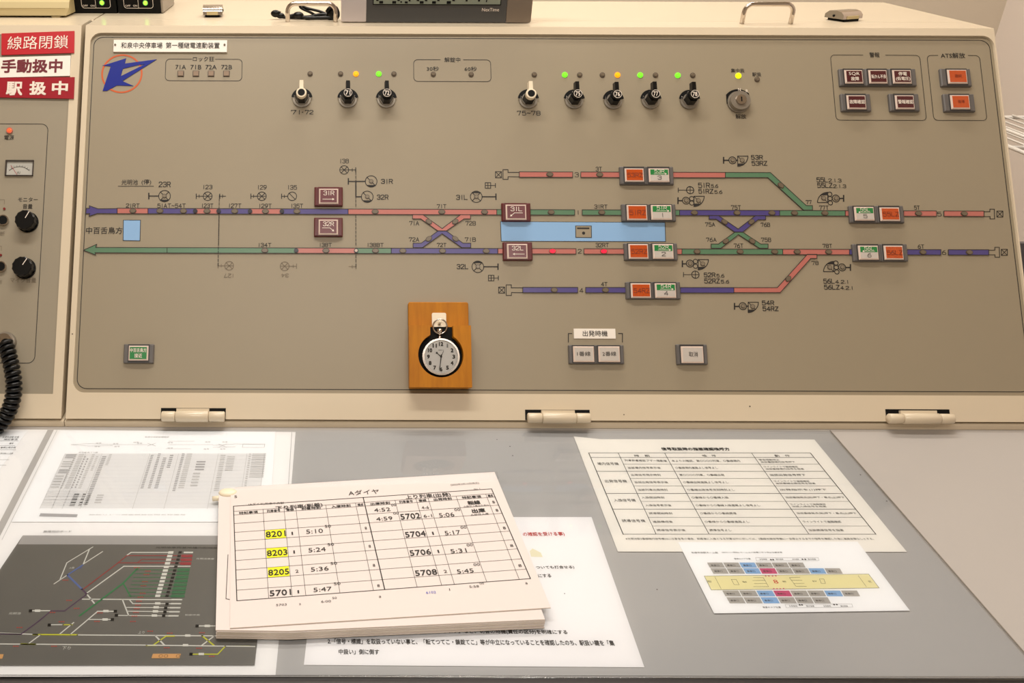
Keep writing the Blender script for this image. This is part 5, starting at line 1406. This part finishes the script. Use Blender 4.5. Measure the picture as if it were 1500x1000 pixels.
for L_ in ([(280, 228), (318, 300)], [(1155, 220), (1205, 288)], [(515, 232), (575, 232), (608, 287), (515, 287)], [(735, 232), (800, 230)], [(735, 232), (775, 285), (840, 285)], [(510, 250), (588, 248)], [(520, 268), (597, 268)], [(748, 248), (812, 248)], [(762, 268), (825, 267)], [(380, 243), (410, 243), (428, 275), (398, 275), (380, 243)], [(918, 240), (945, 240), (955, 268), (930, 268), (918, 240)]): d.ln(KP(L_), .45, HGREYD)
p = KP([(645, 268), (672, 268)]); d.tl('8', *p[0], *p[1], 5.5, REDI)
for t, x0, x1, y, h, m in (('和泉中央駅ホーム図', 140, 300, 85, 2.6, INK), ('(2022.11.1現在) ホーム上の設備に伴う停止位置変更', 325, 695, 83, 2.2, HGREYD), ('電車のドア位置', 400, 500, 121, 2, HGREYD), ('女性専用', 555, 600, 124, 2, HGREYD), ('弱冷房車', 655, 700, 124, 2, HGREYD), ('女性専用', 755, 795, 124, 2, HGREYD), ('弱冷房車', 850, 900, 124, 2, HGREYD), ('電車のドア位置', 575, 685, 418, 2.4, INK), ('女性専用', 735, 785, 410, 2.2, HGREYD), ('弱冷房車', 840, 890, 410, 2.2, HGREYD), ('女性専用', 945, 990, 410, 2.2, HGREYD), ('弱冷房車', 1050, 1095, 410, 2.2, HGREYD), ('光明池方', 238, 262, 262, 3, HGREYD), ('階段', 450, 478, 262, 2, HGREYD), ('階段', 695, 718, 260, 2, HGREYD), ('EV', 880, 905, 258, 2, HGREYD), ('改札', 1222, 1240, 262, 3, HGREYD)):
    p = KP([(x0, y), (x1, y)]); d.tl(t, *p[0], *p[1], h, m)
d.ln(KP([(528, 110), (910, 110), (916, 128), (534, 130)]), .45, FAINT2, True); d.ln(KP([(708, 395), (1115, 392), (1122, 412), (716, 416)]), .45, FAINT2, True)
for x in (590, 640, 665): pass
d.put('printed_text', o)
d = Draw(DESK, z + .0003)
for x, y in ((590, 222), (610, 222), (632, 222), (652, 221), (640, 300), (660, 300), (680, 300), (700, 299)): p = KP([(x, y)])[0]; d.dot(*p, 1.1, CP)
for x, y in ((622, 122), (636, 122), (815, 120), (832, 120), (798, 398), (812, 398), (1008, 396), (1024, 396)): p = KP([(x, y)])[0]; d.dot(*p, 1.3, INK)
d.put('marks', o)

# clear mat covering them
z0, z1_ = .0021, .0027
MATM = film('clear_mat_vinyl', (.82, .84, .865), .05, 1.45)
pts = [DESK.px(x, y, z1_) for x, y in ((-160, 990), (1531, 990), (1500, 954.5), (1216, 630), (-110, 628.5))]
A_, B_ = DESK.px(1216, 630, z1_), DESK.px(1500, 954.5, z1_); t_ = (DESK.px(700, 990, z1_)[1] - A_[1]) / (B_[1] - A_[1]); pts[1] = (A_[0] + (B_[0] - A_[0]) * t_, A_[1] + (B_[1] - A_[1]) * t_); pts[2] = B_
b = MB(); b.prism(pts, z1_, z1_, MATM)
clr = b.build('clear_desk_mat', label='large clear vinyl mat covering the papers on the desk', cat='desk mat')
b = MB(); b.prism([DESK.px(*proj(DESK.world(p[0], p[1], z1_)), .0001) for p in pts], .00005, .00012, mat('mat_backing', (184, 180, 176), .5)); b.build('backing_sheet', clr, label='thin grey backing under the clear sheet')
b = MB(); EDM = mat('mat_cut_edge', (128, 120, 112), .4); b.line(A_, pts[1], .0011, z1_ + .0001, EDM, z1_ - .0006); b.build('cut_edge', clr)
GLINT = mat('mat_front_bead', (225, 220, 215), .12, coat=1)
b = MB(); b.tube([(pts[0][0], pts[0][1] + .0010, z1_ - .0006), (pts[1][0], pts[1][1] + .0010, z1_ - .0006)], .0011, film('bead_vinyl', (.95, .95, .95), .08, 1.6), 10); b.build('front_bead', clr)

# ------------------------------------------------------------------ timetable bundle
tb = empty('timetable_bundle', DESK, 'thick bundle of printed timetable pages with yellow marked numbers', 'timetable', at=(*DESK.px(560, 850), .0028))
zb0 = .0029; NP = 9; th = .00125
top = [(337, 919.5), (806.8, 889.5), (724.5, 691), (338, 714)]
low = [(316.5, 921), (799, 905.5), (722, 694), (321.5, 719)]
ztop = zb0 + NP * th
PGC = [mat('page_white', (230, 220, 217), .65), mat('page_edge', (226, 214, 200), .7)]
for i in range(NP):
    z_ = zb0 + (i + 1) * th
    if i == NP - 1: q = top
    else:
        j = [(random.uniform(-1.2, 1.2), random.uniform(-.8, .8)) for _ in range(4)]
        lift = i / NP
        q = [(low[k_][0] + j[k_][0], low[k_][1] + j[k_][1] + ((0.5) if k_ < 2 else 0)) for k_ in range(4)]
    pts = [DESK.px(x, y, ztop) for x, y in q]
    if i < NP - 1:
        # bottom edge bows out a little
        a, b_ = Vector(pts[0]), Vector(pts[1]); m1 = a.lerp(b_, .22) + Vector((0, -.004)); m2 = a.lerp(b_, .5) + Vector((0, -.0025)); pts = [pts[0], tuple(m1), tuple(m2), pts[1], pts[2], pts[3]]
    MB().prism(pts, z_ - th * .82, z_, PGC[0], PGC[1]).build('page', tb)
d = Draw(DESK, ztop + .0003)
YEL = mat('highlighter_yellow', (240, 240, 20), .6)
LY = [741, 748.6, 754, 766.4, 779.4, 792.4, 806, 820.6, 834.4, 849, 864, 879.4]; RYY = [715.6, 722.4, 727.6, 739.4, 751.4, 765, 777.4, 790, 803.4, 818, 833, 847]
TLc, TRc, BRc, BLc = (342, 741), (720, 716), (777, 847), (347, 879.4)
def rowpt(j, s_):   # point on row j at fraction s_ between left and right sides
    xl = 342 + 5 * (LY[j] - 741) / 138.4; xr_ = 720 + 57 * (RYY[j] - 715.6) / 131.4
    return (xl + (xr_ - xl) * s_, LY[j] + (RYY[j] - LY[j]) * s_)
CT = [342, 385, 415.4, 432.6, 476, 519.4, 532, 577, 607.4, 625, 665.6, 709, 720]; CBt = [347, 393.6, 428, 448, 498, 547, 563.6, 611, 647, 665.6, 713, 760.6, 777]
def cs(i, j):       # fraction for column i on row j
    t = j / 11.0; a = (CT[i] - 342) / 378; b_ = (CBt[i] - 347) / 430; return a + (b_ - a) * t
for j in range(12): d.ln([rowpt(j, 0), rowpt(j, 1)], 1.1 if j in (0, 11) else .6, INK if j in (0, 11) else HGREYD)
for i in range(13):
    j0 = 0 if i in (0, 6, 12) else 1; d.ln([rowpt(j0, cs(i, j0)), rowpt(11, cs(i, 11))], 1.2 if i in (0, 12) else (1.4 if i == 6 else .6), INK if i in (0, 6, 12) else HGREYD)
d.put('table_ruling', tb)
def cell(i0, j0, f0, f1, b0, b1=None):
    """baseline endpoints inside cell column i0, row band j0; f fractions across, b fraction from row top"""
    def pt(f):
        s0 = cs(i0, j0 + b0) if False else None
        a = rowpt(j0, cs(i0, j0) + (cs(i0 + 1, j0) - cs(i0, j0)) * f); c_ = rowpt(j0 + 1, cs(i0, j0 + 1) + (cs(i0 + 1, j0 + 1) - cs(i0, j0 + 1)) * f)
        return (a[0] + (c_[0] - a[0]) * b0, a[1] + (c_[1] - a[1]) * b0)
    return pt(f0), pt(f1)
d = Draw(DESK, ztop + .0002)
for j in (4, 6, 8):
    q = [rowpt(j, cs(1, j) + .003), rowpt(j, cs(2, j) - .002), rowpt(j + 1, cs(2, j + 1) - .002), rowpt(j + 1, cs(1, j + 1) + .003)]; d.pg(q, YEL)
d.put('highlighting', tb, label='yellow highlighter blocks')
d = Draw(DESK, ztop + .0005)
def ct(t, i, j, f0, f1, b, h, bold=0.0, m=None):
    a, b_ = cell(i, j, f0, f1, b); d.tl(t, a[0], a[1], b_[0], b_[1], h, m or INK, bold)
for t, i in (('特記事項', 0), ('列車番号', 1), ('番線', 2), ('到着時刻', 3), ('入庫時刻', 4), ('構成', 5), ('出庫時刻', 6), ('列車番号', 7), ('番線', 8), ('出発時刻', 9), ('特記事項', 10), ('構成', 11)): ct(t, i, 1, .18, .82, .9, 3.6, .012)
d.tl('下り列車(到着)', 404, 747.5, 473, 742, 6.3, INK, .008); d.tl('上り列車(出発)', 595, 731.5, 661, 727, 6.3, INK, .008); d.tl('(Aダイヤ)和泉中央駅', 364, 740.2, 416, 738, 3.4, INK)
d.tl('Aダイヤ', 511, 725.5, 556, 722.5, 7, INK); d.tl('[2022年3月12日改正]', 661, 711.5, 702, 708.5, 3, HGREYD); d.tl('No. 1', 695, 717.3, 703.5, 716.6, 2.2, HGREYD); d.tl('5', 343.5, 729, 347.5, 728.6, 3.5, INK)
for t, j in (('8201', 4), ('8203', 6), ('8205', 8), ('5701', 10)): ct(t, 1, j, .05, .97, .82, 8.5, .008)
for t, j in (('1', 4), ('1', 6), ('2', 8), ('1', 10)): ct(t, 2, j, .42, .42 + (.12 if t == '1' else .25), .72, 4.3)
for t, j in (('5:10', 4), ('5:24', 6), ('5:36', 8), ('5:47', 10)): ct(t, 3, j, .24, .78, .72, 6); ct('50', 3, j, .86, 1.06, .2, 3.8)
for j in (4, 6, 8, 10): ct('8', 5, j, .42, .64, .7, 4)
ct('4:52', 6, 2, .25, .78, .8, 5.2); ct('00', 6, 2, .84, 1.0, .25, 3.6); ct('4:59', 6, 3, .25, .78, .85, 5.2); ct('00', 6, 3, .84, 1.02, .25, 3.6)
for t, j in (('5702', 3), ('5704', 5), ('5706', 7), ('5708', 9)): ct(t, 7, j, .06, .97, .9, 8, .008)
ct('4-6', 8, 2, .25, .85, .85, 4.2); ct('6-1', 8, 3, .2, .9, .85, 4.2)
for t, j in (('1', 5), ('1', 7), ('2', 9)): ct(t, 8, j, .48, .48 + (.12 if t == '1' else .26), .8, 4.3)
for t, j in (('5:06', 3), ('5:17', 5), ('5:31', 7), ('5:45', 9)): ct(t, 9, j, .2, .72, .95, 5.8); ct('00', 9, j, .78, .98, .35, 3.8)
ct('転線', 10, 2, .3, .72, .72, 5.5, .02); ct('△部目入庫のためH', 10, 2, .12, .95, 1.0, 2.6); ct('出庫', 10, 3, .34, .78, .72, 5.8, .02); ct('△部目入庫', 10, 3, .25, .85, 1.05, 3)
for j in (2, 3, 5, 7, 9): ct('8', 11, j, .42, .72, .75, 3.8)
for t, x, y, x1, h, m in (('5703', 404.5, 887.2, 420, 3, HGREYD), ('2', 438, 885.6, 441, 2.5, HGREYD), ('6:00', 470.5, 882.3, 485, 3.2, HGREYD), ('50', 487, 877, 493.5, 3, HGREYD), ('8', 555.5, 875.2, 558.5, 3, INK), ('6102', 624.5, 869.3, 639, 3.4, mat('blue_ink', (70, 80, 190), .6)), ('1', 658.5, 864.3, 659.5, 2.8, INK), ('5:58', 688, 860.5, 702, 3.2, HGREYD), ('00', 703, 855.7, 709.5, 2.8, HGREYD), ('8', 770.3, 855.3, 773.3, 2.8, INK)):
    d.tl(t, x, y, x1, y - (x1 - x) * .06, h, m)
d.put('printed_text', tb)
# lower page ruling glimpsed at the left
d = Draw(DESK, zb0 + (NP - 1) * th + .0003); d.ln([(334, 812), (331, 876.5), (336, 877.5)], .9); d.put('table_ruling', tb)
# plastic ring and clip at the corner
b = MB(); c1 = DESK.px(334, 719.5, ztop); IV = mat('ivory_clip', (248, 236, 210), .3)
b.blob((c1[0], c1[1] - .001, ztop - .001), .0105, .007, .0035, IV, 20, 8); c2_ = DESK.px(316.5, 729.5, .008)
b.tube([(c2_[0] - .004, c2_[1], .007), (c2_[0] + .008, c2_[1] + .001, .008)], [.0028, .0032], IV, 14); b.build('corner_binding', tb, label='ivory plastic binding loop at the corner')
SLV = film('sleeve_film', (.96, .96, .96), .07, 1.5)
b = MB(); b.prism([DESK.px(x, y, ztop + .001) for x, y in ((340, 716), (345, 712.5), (700, 690.5), (728, 690), (731, 700), (727, 703))], ztop + .0007, ztop + .0007, SLV); b.build('clear_sleeve_edge', tb, label='glossy clear sleeve edge along the top')
# small dark specks of dirt on the mat, desk and frame
d = Draw(DESK, .0029)
for x, y, r in ((747, 653.5, .9), (751, 667, .9), (962.5, 863, 1), (1260.5, 695, .9), (1299, 733.5, 1), (827, 869, .8), (728, 643.5, .7)): d.dot(x, y, r, OUTL)
d.put('dirt_specks', clr, kind='stuff')
d = Draw(PAN, FRD + .0003)
for x, y, r in ((1098.5, 595, 1.0), (914, 607, .8), (106, 489, .9)): d.dot(x, y, r, OUTL)
d.put('dirt_specks', con, kind='stuff')
